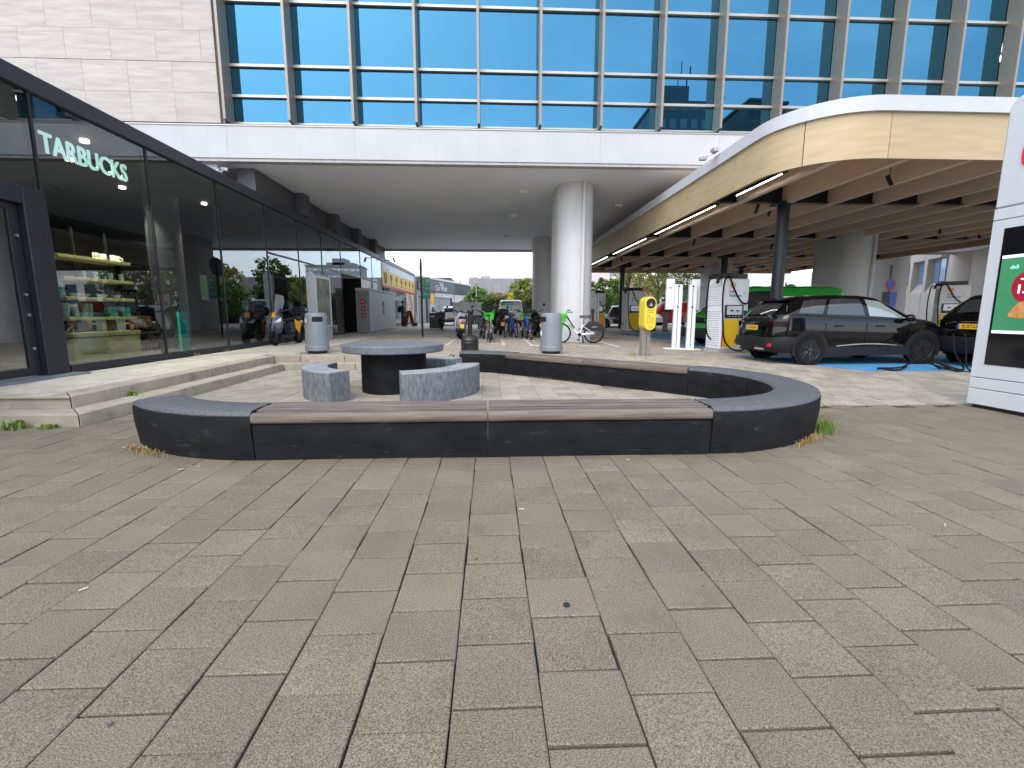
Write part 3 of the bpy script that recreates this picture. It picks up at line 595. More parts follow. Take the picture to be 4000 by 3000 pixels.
# ================================================================== timber canopy
can = thing('canopy', 'timber charging canopy with white rim and rounded corner', 'canopy', (7.6, 11.9, .15))
C = lambda n, mb, mt, **k: P(n, mb, mt, can, **k)
m_ply = M('birch_ply', (.39, .293, .163), .5, col2=(.455, .353, .21), scale=5, stretch=(.3, .3, 2.2), objr=.04, bump=.06, stain=((.5, .34, .18), 3, .62, .75, (.4, .4, 2), .4))
m_glu = M('glulam', (.7, .52, .39), .55, col2=(.79, .61, .47), scale=6, stretch=(2, .15, 2), objr=.05)
CX, CYF, CXR, CYB, RC = 5.53, 8.5, 20.2, 31.2, 1.45; ZT, ZW, ZB = 5.02, 4.77, 4.0
def rim(off):       # path of the rim: from the far left corner to the front, round the corner, along the front, back on the right side
    pts = [(CX + off, CYB), (CX + off, CYF + RC)]
    pts += [(CX + RC - (RC - off) * math.cos(R(a)), CYF + RC - (RC - off) * math.sin(R(a))) for a in range(6, 90, 6)]
    return pts + [(CX + RC, CYF + off), (CXR - RC, CYF + off)] + [(CXR - RC + (RC - off) * math.sin(R(a)), CYF + RC - (RC - off) * math.cos(R(a))) for a in range(6, 90, 6)] + [(CXR - off, CYF + RC), (CXR - off, CYB)]
def rim_part(name, a, b, o0, o1, z0, z1, mat):
    A = rim(o0); Bq = rim(o1); C(name, MB().loft([[(*A[i], z0), (*A[i], z1), (*Bq[i], z1), (*Bq[i], z0)] for i in range(a, b + 1)]), mat, smooth=25)
NR = len(rim(0)); 
def rim_seg(name, p, q, n, o0, o1, z0, z1, mat):
    # straight piece between fractions of two rim points
    pass
m_rim = M('white_rim', (.47, .48, .5), .4, var=.03)
# white rim pieces
rim_part('rim', 0, 8, -.06, .25, ZW, ZT, m_rim); rim_part('rim', 8, 17, -.06, .25, ZW, ZT + .001, m_rim); rim_part('rim', 17, NR - 1, -.06, .25, ZW, ZT, m_rim)
# timber fascia panels: left side split into lengths
ysp = [CYB, 27.0, 22.6, 18.2, 13.9, CYF + RC + .9]
for a, b in zip(ysp, ysp[1:]): C('fascia_panel', MB().box(CX, CX + .06, b + .004, a - .004, ZB, ZW), m_ply)
A0 = [(CX, CYF + RC + .896), (CX, CYF + RC)] + [(CX + RC - RC * math.cos(R(a)), CYF + RC - RC * math.sin(R(a))) for a in range(5, 91, 5)] + [(CX + RC + .1, CYF)]
A1 = [(CX + .06, CYF + RC + .896), (CX + .06, CYF + RC)] + [(CX + RC - (RC - .06) * math.cos(R(a)), CYF + RC - (RC - .06) * math.sin(R(a))) for a in range(5, 91, 5)] + [(CX + RC + .1, CYF + .06)]
h_ = len(A0); sp = 9
for a, b in ((0, sp), (sp, h_ - 1)):
    k0 = .004
    C('fascia_panel', MB().loft([[(*A0[i], ZB), (*A0[i], ZW), (*A1[i], ZW), (*A1[i], ZB)] for i in range(a, b + 1)]), m_ply, smooth=25)
for q in (sp,): C('panel_seam', MB().box(A0[q][0] - .006, A0[q][0] + .006, A0[q][1] - .004, A0[q][1] + .03, ZB, ZW), M('seam_dark', (.06, .04, .025), .8))
xsp = [CX + RC + .108, 9.9, 14.2, CXR - RC]
for a, b in zip(xsp, xsp[1:]): C('fascia_panel', MB().box(a + .004, b - .004, CYF, CYF + .06, ZB, ZW), m_ply)
C('roof_deck', MB().prism(rim(.22), 4.8, 4.98), M('deck_timber', (.58, .44, .33), .7))
C('far_beam', MB().box(CX, CXR, CYB, CYB + .14, ZB - .1, ZT), m_ply); 
C('right_fascia', MB().box(CXR - .06, CXR, CYF + RC, CYB, ZB, ZW), m_ply)
bx = [6.45 + 1.22 * i for i in range(11)]
for x in bx:
    y0 = CYF + .065 if x > CX + RC else CYF + RC - math.sqrt(max(0, RC ** 2 - (CX + RC - x) ** 2)) + .1
    C('glulam_beam', MB().box(x - .07, x + .07, y0, CYB, 4.06, 4.8), m_glu, bevel=.008)
for y in (12.4, 18.0, 24.0, 29.6):
    C('steel_beam', MB().box(CX + .07, CXR - .07, y - .1, y + .1, 4.1, 4.12).box(CX + .07, CXR - .07, y - .012, y + .012, 4.12, 4.5).box(CX + .07, CXR - .07, y - .1, y + .1, 4.5, 4.52), blackmetal)
m_post = M('post_dark_blue', (.022, .028, .038), .4, .3)
for k, (x, y) in enumerate(((7.68, 12.4), (8.3, 29.6), (15.9, 29.6), (16.2, 12.4), (12.0, 24.0))):
    z = zg(x, y); C('post', MB().cyl((x, y, z), (x, y, 4.1), .15, n=20), m_post, smooth=True); C('post_plate', MB().box(x - .25, x + .25, y - .25, y + .25, 4.06, 4.1), m_post)
for (a, b) in ((9.9, 11.7), (12.8, 17.4), (18.4, 23.2), (24.4, 28)):
    C('led_strip', MB().box(CX + .5, CX + .51, a, b, 4.105, 4.115), M('led_white', (1, .98, .95), .4, var=0, emit=9.)); C('led_channel', MB().box(CX + .46, CX + .57, a - .1, b + .1, 4.115, 4.18), blackmetal)
sl = 0
for (x, y) in ((8.6, 10.2), (7.9, 13.4), (7.3, 13.0), (8.2, 19.0), (7.0, 25.2), (6.5, 30.0), (7.2, 30.2), (15.5, 16), (18, 17), (12, 20)):
    t = thing('spotlight', 'small black spotlight hanging under the timber canopy', 'spotlight', (x, y, 4.8), rnd.uniform(0, 6.28), 'spotlights under the canopy')
    MB().cyl((0, 0, -.62), (0, 0, 0), .008, n=6).build('rod', black, t); MB().cyl((.05, 0, -.6), (-.05, 0, -.82), .042, n=12).build('lamp_head', black, t, smooth=True)
    MB().cyl((-.05, 0, -.82), (-.052, 0, -.824), .03, n=12).build('lens', M('spot_lens', (.8, .6, .35), .3), t)
t = thing('flood_light', 'grey flood light with camera on the white canopy rim', 'light', (CX - .1, 11.6, 5.02), R(180))
MB().box(0, .12, -.12, .12, .03, .13).build('housing', M('alloy_grey', (.4, .4, .38), .4, .6), t, bevel=.015); MB().tube([(.02, 0, .05), (.18, -.06, 0), (.22, -.1, -.06)], .02, 6).build('arm', MATS['alloy_grey'], t); MB().box(.2, .36, -.16, -.06, -.11, -.03).build('sensor', MATS['alloy_grey'], t, bevel=.01)
# ================================================================== street furniture
m_bin = M('bin_grey', (.2, .225, .25), .42, .1, var=.06, scale=3, stain=((.12, .13, .14), 4, .6, .8, (1, 1, .4), .4))
def bin_(label, x, y, ang):
    t = thing('litter_bin', label, 'litter bin', (x, y, zg(x, y)), ang)
    MB().lathe([(.2, 0), (.22, .0), (.23, .06), (.2, .07)], 24).build('foot', black, t, smooth=True)
    MB().lathe([(.26, .06), (.285, .075), (.285, .17), (.27, .185)], 32).build('base_ring', m_bin, t, smooth=True)
    n = 32; rings = []
    for r, z in [(.27, .18), (.268, .4), (.255, .72), (.252, .78), (.248, .92), (.235, .965), (.19, .985), (.02, .99)]:
        rings.append([(r * math.cos(2 * math.pi * i / n), r * math.sin(2 * math.pi * i / n), z) for i in range(n)])
    MB().loft(rings).build('body', m_bin, t, smooth=True)
    sl = lambda r, z: [(r * math.cos(R(a)), r * math.sin(R(a)), z) for a in range(-28, 29, 4)]
    MB().loft([sl(.252, .77), sl(.2565, .775), sl(.2545, .885), sl(.25, .89)], False, False).build('slot', M('slot_black', (.004, .004, .004), .8), t)
    MB().cyl((.27 * math.cos(R(100)), .27 * math.sin(R(100)), .2), (.29 * math.cos(R(100)), .29 * math.sin(R(100)), .2), .04, n=10).build('lock', steel, t)
    return t
b1 = bin_('grey litter bin with round sticker above the concrete steps', -4.25, 11.75, R(-62))
def disc_sticker(t, ang, z, r, mat, rad=.272): 
    mb = MB(); pts = [(0, 0)] + [(r * math.cos(2 * math.pi * k / 16), r * math.sin(2 * math.pi * k / 16)) for k in range(17)]
    c = [(rad * math.cos(ang + a / rad), rad * math.sin(ang + a / rad), z + b) for a, b in pts]; mb.add(c, [(0, k, k + 1) for k in range(1, 17)]); mb.build('sticker', mat, t, recalc=False)
disc_sticker(b1, R(-62 - 65) - R(-62), .8, .055, M('sticker_mix', (.5, .6, .5), .5, col2=(.45, .3, .2), scale=30))
b2 = bin_('grey litter bin behind the rear wooden bench', 1.5, 11.45, R(-155))
disc_sticker(b2, R(-12), .5, .07, M('sticker_white', (.75, .77, .78), .5), .268)
# bollard
t = thing('bollard', 'black rubber bollard with broad ribbed foot behind the bench end', 'bollard', (-.53, 12.35, .3))
MB().lathe([(.23, 0), (.23, .2), (.235, .21), (.225, .23), (.225, .25), (.235, .27), (.22, .33), (.13, .4), (.06, .42)], 24).build('foot', black, t, smooth=True)
MB().cyl((0, 0, .4), (.03, 0, .95), .055, .06, n=14).build('post', blackmetal, t, smooth=True); MB().sphere((.03, 0, 1.02), .085, 14, 8, (1, .8, 1)).build('cap', black, t, smooth=True)
# sign pole with round sign seen edge-on and green parking board
t = thing('sign_pole', 'slim black pole with edge-on round sign and green information board', 'sign', (-2.82, 19.85, .3))
MB().cyl((0, 0, 0), (0, 0, 3.0), .045, n=12).build('pole', blackmetal, t, smooth=True)
MB().cyl((-.025, -.012, 2.82), (.025, .0, 2.82), .36, n=28).build('round_sign', M('sign_back_grey', (.2, .2, .21), .5, .3), t)
MB().box(.05, .36, -.02, .02, 1.55, 2.42).build('board', M('sign_green', (.01, .13, .1), .45), t); 
text('board_text', 'P  zone', .1, M('sign_lime', (.3, .55, .35), .5), t, (.2, -.024, 2.0)); text('board_text', '24 u', .12, MATS['sign_lime'], t, (.2, -.024, 1.75)); MB().box(.05, .36, -.024, -.02, 2.1, 2.42).build('board_header', M('sign_header', (.06, .22, .1), .5), t); text('board_text', 'P', .2, M('sign_pale', (.5, .6, .4), .5), t, (.27, -.028, 2.28))
# display case pillar by the glass
m_case = M('case_grey', (.42, .44, .46), .4, .2, var=.05)
t = thing('poster_case', 'tall pale grey double-sided poster case beside the shop glass', 'poster case', (-6.15, 17.5, .3), R(87))
MB().ext([(-.14, 0), (.14, 0), (.14, 2.25), (.09, 2.36), (0, 2.4), (-.09, 2.36), (-.14, 2.25)], (-.7, 0, 0), (0, 1, 0), (0, 0, 1), (1.4, 0, 0)).build('casing', m_case, t, bevel=.012)
for s_ in (-1, 1):
    MB().box(-.6, .6, s_ * .143, s_ * .147, .55, 2.2).build('poster', M('case_poster', (.3, .3, .24), .15, col2=(.12, .14, .1), scale=2), t)
    f = MB(); f.box(-.66, .66, min(s_ * .142, s_ * .165), max(s_ * .142, s_ * .165), .48, .55).box(-.66, .66, min(s_ * .142, s_ * .165), max(s_ * .142, s_ * .165), 2.2, 2.27).box(-.66, -.6, min(s_ * .142, s_ * .165), max(s_ * .142, s_ * .165), .55, 2.2).box(.6, .66, min(s_ * .142, s_ * .165), max(s_ * .142, s_ * .165), .55, 2.2)
    f.build('frame', M('case_frame', (.62, .63, .62), .35, .3), t)
# parcel lockers
m_lock = M('locker_grey', (.5, .51, .51), .45, .1, var=.04)
t = thing('parcel_locker', 'long grey parcel locker wall with red icon squares on its end', 'locker', (-6.4, 27.5, .3))
MB().box(-.34, .34, -3.2, 3.2, .03, 2.12).build('casing', m_lock, t, bevel=.01); MB().box(-.36, .4, -3.25, 3.25, 2.12, 2.22).build('roof', m_lock, t, bevel=.01)
MB().box(-.31, .31, -3.206, -3.2, .06, 2.08).build('end_panel', M('locker_end', (.24, .24, .25), .5), t)
m_icon = M('icon_red', (.38, .02, .03), .5)
for z in (.85, 1.2, 1.55): i_ = MB().box(-.12, .12, -3.212, -3.206, z - .13, z + .13).build('icon_square', m_icon, t, bevel=.003); MB().box(-.06, .06, -3.215, -3.212, z - .05, z + .02).box(-.03, .05, -3.215, -3.212, z + .03, z + .06).build('icon_mark', M('icon_pale', (.55, .3, .3), .5), i_)
text('locker_text', 'Binnenkort', .12, M('locker_ink', (.1, .1, .1), .5), t, (0, -3.21, 1.88))
k = 0
for j in range(12):
    y0 = -3.1 + .52 * j
    for (z0, z1) in ((.1, .55), (.57, .85), (.87, 1.25), (1.27, 1.6), (1.62, 2.08)):
        if j == 5 and .8 < z0 < 1.6: continue
        MB().box(.34, .352, y0 + .006, y0 + .514, z0, z1).build('locker_door', m_lock, t)
MB().box(.34, .35, -.49, .0, .88, 1.6).build('screen', M('screen_dark', (.02, .02, .025), .15), t)
# yellow deposit bin on post
m_yb = M('deposit_yellow', (.66, .52, .04), .45, var=.03); m_ink = M('deposit_ink', (.35, .26, .02), .5); m_st = M('post_stone', (.22, .2, .165), .7, var=.15, scale=9)
t = thing('deposit_bin', 'bright yellow bottle deposit bin on a grey-brown post', 'recycling bin', (3.8, 11.35, zg(3.8, 11.35)), R(8))
MB().box(-.11, .11, -.08, .08, 0, .72).build('post', m_st, t, bevel=.012); MB().box(-.006, .006, -.084, -.08, 0, .5).build('post_seam', black, t)
def stadium(w, z0, z1, n=12):
    r = w / 2; return [(r * math.cos(math.pi * i / n), z1 - r + r * math.sin(math.pi * i / n)) for i in range(n + 1)] + [(r * math.cos(math.pi + math.pi * i / n), z0 + r + r * math.sin(math.pi + math.pi * i / n)) for i in range(n + 1)]
MB().ext(stadium(.3, .62, 1.42), (0, -.24, 0), (1, 0, 0), (0, 0, 1), (0, .32, 0)).build('body', m_yb, t, smooth=40, bevel=.015)
MB().cyl((0, -.246, 1.26), (0, -.236, 1.26), .12, n=32).build('opening_ring', black, t); MB().cyl((0, -.25, 1.26), (0, -.247, 1.26), .104, n=32).build('opening', M('deposit_hole', (.03, .03, .03), .3, .5), t)
MB().ext([(-.05, 0), (.05, 0), (0, .08)], (0, -.253, 1.2), (1, 0, 0), (0, 0, 1), (0, .004, 0)).build('flap', M('flap_grey', (.3, .3, .3), .4), t)
text('bin_text', 'Doneer', .05, m_ink, t, (0, -.243, 1.1)); text('bin_text', '& inleveren', .04, m_ink, t, (0, -.243, 1.05)); text('bin_text', 'AFI', .06, m_ink, t, (0, -.243, .71))
MB().tube([(-.085, -.243, .8), (-.085, -.243, .92), (-.065, -.243, .96), (-.065, -.243, .99), (-.035, -.243, .99), (-.035, -.243, .96), (-.015, -.243, .92), (-.015, -.243, .8)], .005, 4, closed=True).build('bottle_outline', m_ink, t); MB().tube([(.03, -.243, .81), (.03, -.243, .91), (.045, -.243, .93), (.085, -.243, .91), (.085, -.243, .82), (.06, -.243, .79)], .005, 4, closed=True).build('can_outline', m_ink, t)
# white charging posts
m_wp = M('charger_white', (.72, .74, .76), .35, var=.03)
def wpost(label, x, y, ang, dirx):
    t = thing('charging_post', label, 'charging post', (x, y, zg(x, y)), ang)
    MB().box(-.115, .115, -.1, .1, .03, 1.95).build('post', m_wp, t, bevel=.015); MB().box(-.35, .3, -.25, .25, 0, .03).build('foot_plate', m_wp, t, bevel=.01)
    MB().box(-.012, .012, -.104, -.1, .05, 1.93).build('groove', M('groove_grey', (.2, .2, .2), .6), t)
    c = MB().box(-.36 if dirx < 0 else -.02, -.12 if dirx < 0 else .24, -.13 if dirx < 0 else .11, .13 if dirx < 0 else .3, 1.2, 2.12).build('cabinet', m_wp, t, bevel=.02)
    MB().cyl((dirx * .24, -.134, 1.85), (dirx * .24, -.1, 1.85), .025, n=10).build('lock', black, c)
    for z in (1.9, 1.28): MB().cyl((0, -.106, z), (0, -.1, z), .03, n=10).build('screw_cap', blackmetal, t)
wpost('white charging post carrying a wide cabinet towards the yellow bin', 5.72, 14.2, R(-14), -1)
wpost('white charging post carrying its cabinet towards the green van', 6.12, 14.1, R(-14), 1)
# fast chargers
m_sy = M('charger_yellow', (.78, .5, .01), .4, var=.03); m_gr = M('louvre_white', (.66, .68, .69), .45, var=.03); m_scr = M('charger_screen', (.3, .32, .36), .12, var=.1, scale=3, emit=.25)
def charger(label, x, y, ang, h=2.22, cable=True, grp=None):
    t = thing('fast_charger', label, 'charger', (x, y, zg(x, y)), ang); w2, d2 = .46, .3
    MB().box(-w2 - .03, w2 + .03, -d2 - .03, d2 + .03, 0, .1).build('plinth', M('plinth_grey', (.35, .35, .36), .6), t, bevel=.01)
    MB().ext([(-d2, .1), (d2, .1), (d2, h - .12), (-d2 - .0, h - .12)], (-w2, 0, 0), (0, 1, 0), (0, 0, 1), (2 * w2, 0, 0)).build('cabinet', m_wp, t, bevel=.03, seg=3)
    MB().ext([(-.40, .16), (.36, .16), (.40, .95), (-.40, .95)], (.03, -d2 - .006, 0), (1, 0, 0), (0, 0, 1), (0, .006, 0)).build('front_panel', m_sy, t)
    MB().ext([(-.44, .16), (-.40, .16), (-.40, .95), (-.42, .95)], (.03, -d2 - .008, 0), (1, 0, 0), (0, 0, 1), (0, .008, 0)).build('stripe', M('charger_red', (.55, .02, .03), .4), t)
    MB().box(-.36, .28, -d2 - .03, -d2, .98, 1.36).build('display', black, t, bevel=.02); MB().box(-.3, .22, -d2 - .033, -d2 - .03, 1.08, 1.33).build('screen', m_scr, t)
    MB().box(-.18, -.08, -d2 - .036, -d2 - .033, 1.17, 1.22).box(.02, .12, -d2 - .036, -d2 - .033, 1.17, 1.21).build('screen_icon', blackmetal, t)
    for q in range(4): MB().cyl((-.2 + .11 * q, -d2 - .034, 1.03), (-.2 + .11 * q, -d2 - .03, 1.03), .014, n=8).build('button', white, t)
    MB().box(.31, .43, -d2 - .012, -d2, 1.03, 1.2).build('card_reader', black, t, bevel=.008)
    for s_ in (-1, 1):
        for q in range(26):
            z = .2 + .064 * q + (.12 if q > 15 else 0)
            if z < h - .2: MB().ext([(0, 0), (.02, .012), (.02, .03), (0, .045)], (s_ * w2, -d2 + .04, z), (s_, 0, 0), (0, 0, 1), (0, 2 * d2 - .08, 0)).build('louvre', m_gr, t)
    # scallop shell emblem and wordmark
    def fan(r, dy): return [(r * math.sin(R(a)) , r * math.cos(R(a)) * .95) for a in range(-100, 101, 20)] + [(.28 * r, -.75 * r), (-.28 * r, -.75 * r)]
    MB().ext(fan(.085, 0), (-.12, -d2 - .004, 1.9), (1, 0, 0), (0, 0, 1), (0, .004, 0)).build('emblem', M('charger_red2', (.6, .05, .02), .4), t); MB().ext(fan(.07, 0), (-.12, -d2 - .007, 1.9), (1, 0, 0), (0, 0, 1), (0, .003, 0)).build('emblem_face', M('emblem_yellow', (.85, .45, .01), .4), t)
    text('wordmark', 'Shell', .085, MATS['charger_red2'], t, (-.24, -d2 - .004, 1.73), align='LEFT', bold=.002); text('wordmark', 'Recharge', .115, M('word_teal', (.02, .25, .36), .4), t, (-.24, -d2 - .004, 1.62), align='LEFT', bold=.002)
    MB().tube([(.28 + .035 * math.cos(u), -d2 - .004, 1.7 + .05 * math.sin(u)) for u in [math.pi * i / 5 for i in range(10)]], .006, 4, closed=True).build('plug_icon', M('icon_pale_teal', (.3, .5, .55), .4), t)
    MB().box(-w2 - .02, w2 - .1, -d2 - .02, d2 + .02, h - .12, h + .02).build('cable_cover', blackmetal, t, bevel=.02); MB().tube([(-w2 + .05, -d2 + .1, h - .1), (-w2 - .12, -d2 + .05, h - .1), (-w2 - .2, -d2, h - .25)], .05, 8).build('cable_arm', blackmetal, t)
    if cable:
        def sag(P, n=8):
            o = []
            for i in range(len(P) - 3):
                for k in range(n):
                    u = k / n; o.append(tuple(.5 * (2 * P[i + 1][c] + (P[i + 2][c] - P[i][c]) * u + (2 * P[i][c] - 5 * P[i + 1][c] + 4 * P[i + 2][c] - P[i + 3][c]) * u * u + (3 * P[i + 1][c] - P[i][c] - 3 * P[i + 2][c] + P[i + 3][c]) * u ** 3) for c in range(3)))
            return o
        f = -d2 - .05
        MB().tube(sag([(-.5, f, h - .3), (-.4, f, h - .12), (-.3, f, h - .08), (-.18, f, h - .3), (0, f - .02, h - .62), (.18, f - .03, h - .8), (.36, f, h - .82), (.48, f + .05, h - .7), (.47, -.1, h - .6), (.46, 0, h - .5)]), .022, 8).build('cable', rubber, t, smooth=True)
        MB().tube(sag([(-.3, f, h), (-.36, f, h - .1), (-.46, f, h - .2), (-.5, f - .01, h - .7), (-.46, f - .03, .9), (-.4, f - .06, .4), (-.25, f - .12, .16), (0, f - .16, .06), (.25, f - .14, .1), (.42, f - .1, .22), (.5, f, .3)]), .022, 8).build('cable', rubber, t, smooth=True)
        MB().tube(sag([(-.5, .1, h), (-.6, .05, h - .12), (-.7, 0, h - .25), (-.74, 0, h - .9), (-.68, 0, .6), (-.5, 0, .35), (-.4, 0, .3)]), .022, 8).build('cable', rubber, t, smooth=True)
    return t
chA = charger('white fast charger with yellow front between the white posts and the black SUV', 6.95, 13.55, R(14))
copy_tree(chA, (7.35, 24.1, .3), R(16), 'white and yellow fast charger standing far back under the canopy, seen past the yellow bin')
copy_tree(chA, (6.1, 27.0, .3), R(20), 'white fast charger half hidden behind the round-ended pier')
copy_tree(chA, (18.9, 18.6, .3), R(-30), 'white and yellow fast charger beyond the dark car by the totem')
pst = bpy.data.objects
for (x, y, lb) in ((5.75, 25.2, 'grey charging post with cabinet beside the round-ended pier'),):
    wpost(lb, x, y, R(-10), -1)
for k, (x, y, lb) in enumerate(((9.45, 25.0, 'short brown-grey protective bollard behind the yellow bin post'), (9.0, 25.6, 'short dark protective bollard next to the brown-grey one'))):
    t = thing('guard_post', lb, 'bollard', (x, y, .3)); MB().box(-.11, .11, -.11, .11, 0, 1.0).build('post', (m_st, black)[k], t, bevel=.03); MB().box(-.13, .13, -.13, .13, 0, .05).build('foot_plate', blackmetal, t)
# small black-white guard posts in front of the car wash
for k, (x, y) in enumerate(((-5.6, 36), (-4.45, 37))):
    t = thing('striped_post', 'short white and black guard post in front of the shop end', 'bollard', (x, y, .3), group='guard posts at the shop end'); MB().cyl((0, 0, .25), (0, 0, .95), .11, n=14).build('upper_part', white, t); MB().cyl((0, 0, 0), (0, 0, .25), .115, n=14).build('lower_part', black, t)
# ================================================================== totem with screen
m_tot = M('totem_white', (.54, .56, .585), .38, var=.02); m_sdark = M('totem_screen_glass', (.008, .008, .009), .08, var=.1)
tx = thing('totem', 'tall white sign totem with lit screen and red emblem at the pavement edge', 'totem', (6.6, 6.08, zg(6.6, 6.08)), R(-88.5))
WT = 1.75; DT = .34        # local x runs along the face towards the camera, face on local -y
def rbox(x0, x1, y0, y1, z0, z1, r):
    n = 6; pr_ = [(x0, z0), (x1, z0)] + [(x1 - r + r * math.cos(R(90 * i / n)), z1 - r + r * math.sin(R(90 * i / n))) for i in range(n + 1)] + [(x0 + r + r * math.cos(R(90 + 90 * i / n)), z1 - r + r * math.sin(R(90 + 90 * i / n))) for i in range(n + 1)]
    return MB().ext(pr_, (0, y0, 0), (1, 0, 0), (0, 0, 1), (0, y1 - y0, 0))
rbox(0, WT, 0, DT, 2.62, 3.95, .16).build('upper_casing', m_tot, tx, bevel=.02, smooth=30)
MB().box(0, WT, 0, DT, 2.47, 2.612).build('middle_band', m_tot, tx, bevel=.008); MB().box(0, WT, 0, DT, .42, 2.462).build('screen_casing', m_tot, tx, bevel=.008); MB().box(0, WT, 0, DT, .27, .412).build('lower_band', m_tot, tx, bevel=.008); MB().box(-.0, WT, 0, DT, .05, .262).build('base', m_tot, tx, bevel=.008); MB().box(.05, WT - .05, .04, DT - .04, -.05, .05).build('foot', black, tx)
MB().box(.16, WT - .16, -.006, 0, .6, 2.35).build('screen', m_sdark, tx)
MB().box(.19, WT - .19, -.009, -.006, 1.05, 1.98).build('advert', M('advert_green', (.035, .2, .09), .3, col2=(.06, .24, .11), scale=1.2, emit=.1), tx)
for z in (1.98, 1.03): MB().box(.19, WT - .19, -.0095, -.006, z - .012, z + .025).build('advert_edge', M('advert_white', (.6, .65, .75), .3, emit=.4), tx)
m_adtx = M('advert_ink', (.005, .02, .01), .3); m_adw = M('advert_text_white', (.8, .8, .8), .3, emit=.5)
text('advert_text', 'Koffie', .16, m_adtx, tx, (.62, -.011, 1.87), align='LEFT', bold=.003); text('advert_text', 'deli', .07, M('advert_cyan', (.2, .6, .5), .3, emit=.4), tx, (.3, -.011, 1.85), align='LEFT')
MB().ext([(.17 * math.cos(u), .19 * math.sin(u)) for u in [2 * math.pi * i / 28 for i in range(24)]] + [(.17, -.19)], (.52, -.012, 1.6), (1, 0, 0), (0, 0, 1), (0, .002, 0)).build('price_badge', M('advert_red', (.3, .01, .03), .3, emit=.12), tx)
text('price', '1.50', .15, m_adw, tx, (.53, -.0135, 1.57), bold=.003); text('price_note', 'nu slechts', .045, m_adw, tx, (.53, -.0135, 1.7))
bl = []
for i in range(30):
    a = 2 * math.pi * i / 30; bl.append((.42 * math.cos(a) + .02 * math.sin(5 * a), .13 * math.sin(a) + .025 * math.sin(3 * a + 1)))
MB().ext(bl, (.78, -.012, 1.3), (1, 0, 0), (0, 0, 1), (0, .002, 0)).build('pastry_picture', M('pastry', (.42, .16, .04), .4, col2=(.55, .3, .12), scale=14, emit=.1), tx)
fanp = [(.47 * math.sin(R(a)), .44 * math.cos(R(a))) for a in range(-105, 106, 10)] + [(.15, -.34), (-.15, -.34)]
MB().ext(fanp, (.7, -.012, 3.22), (1, 0, 0), (0, 0, 1), (0, .012, 0)).build('emblem', M('emblem_red', (.62, .02, .02), .35), tx)
MB().ext([(x * .86, y * .86) for x, y in fanp], (.7, -.016, 3.22), (1, 0, 0), (0, 0, 1), (0, .004, 0)).build('emblem_face', MATS['emblem_yellow'], tx)
for a in (-60, -36, -12, 12, 36, 60): MB().tube([(.7 + .08 * math.sin(R(a)), -.018, 3.22 - .2), (.7 + .36 * math.sin(R(a)), -.018, 3.22 + .36 * math.cos(R(a)))], .014, 5).build('emblem_ray', MATS['emblem_red'], tx)
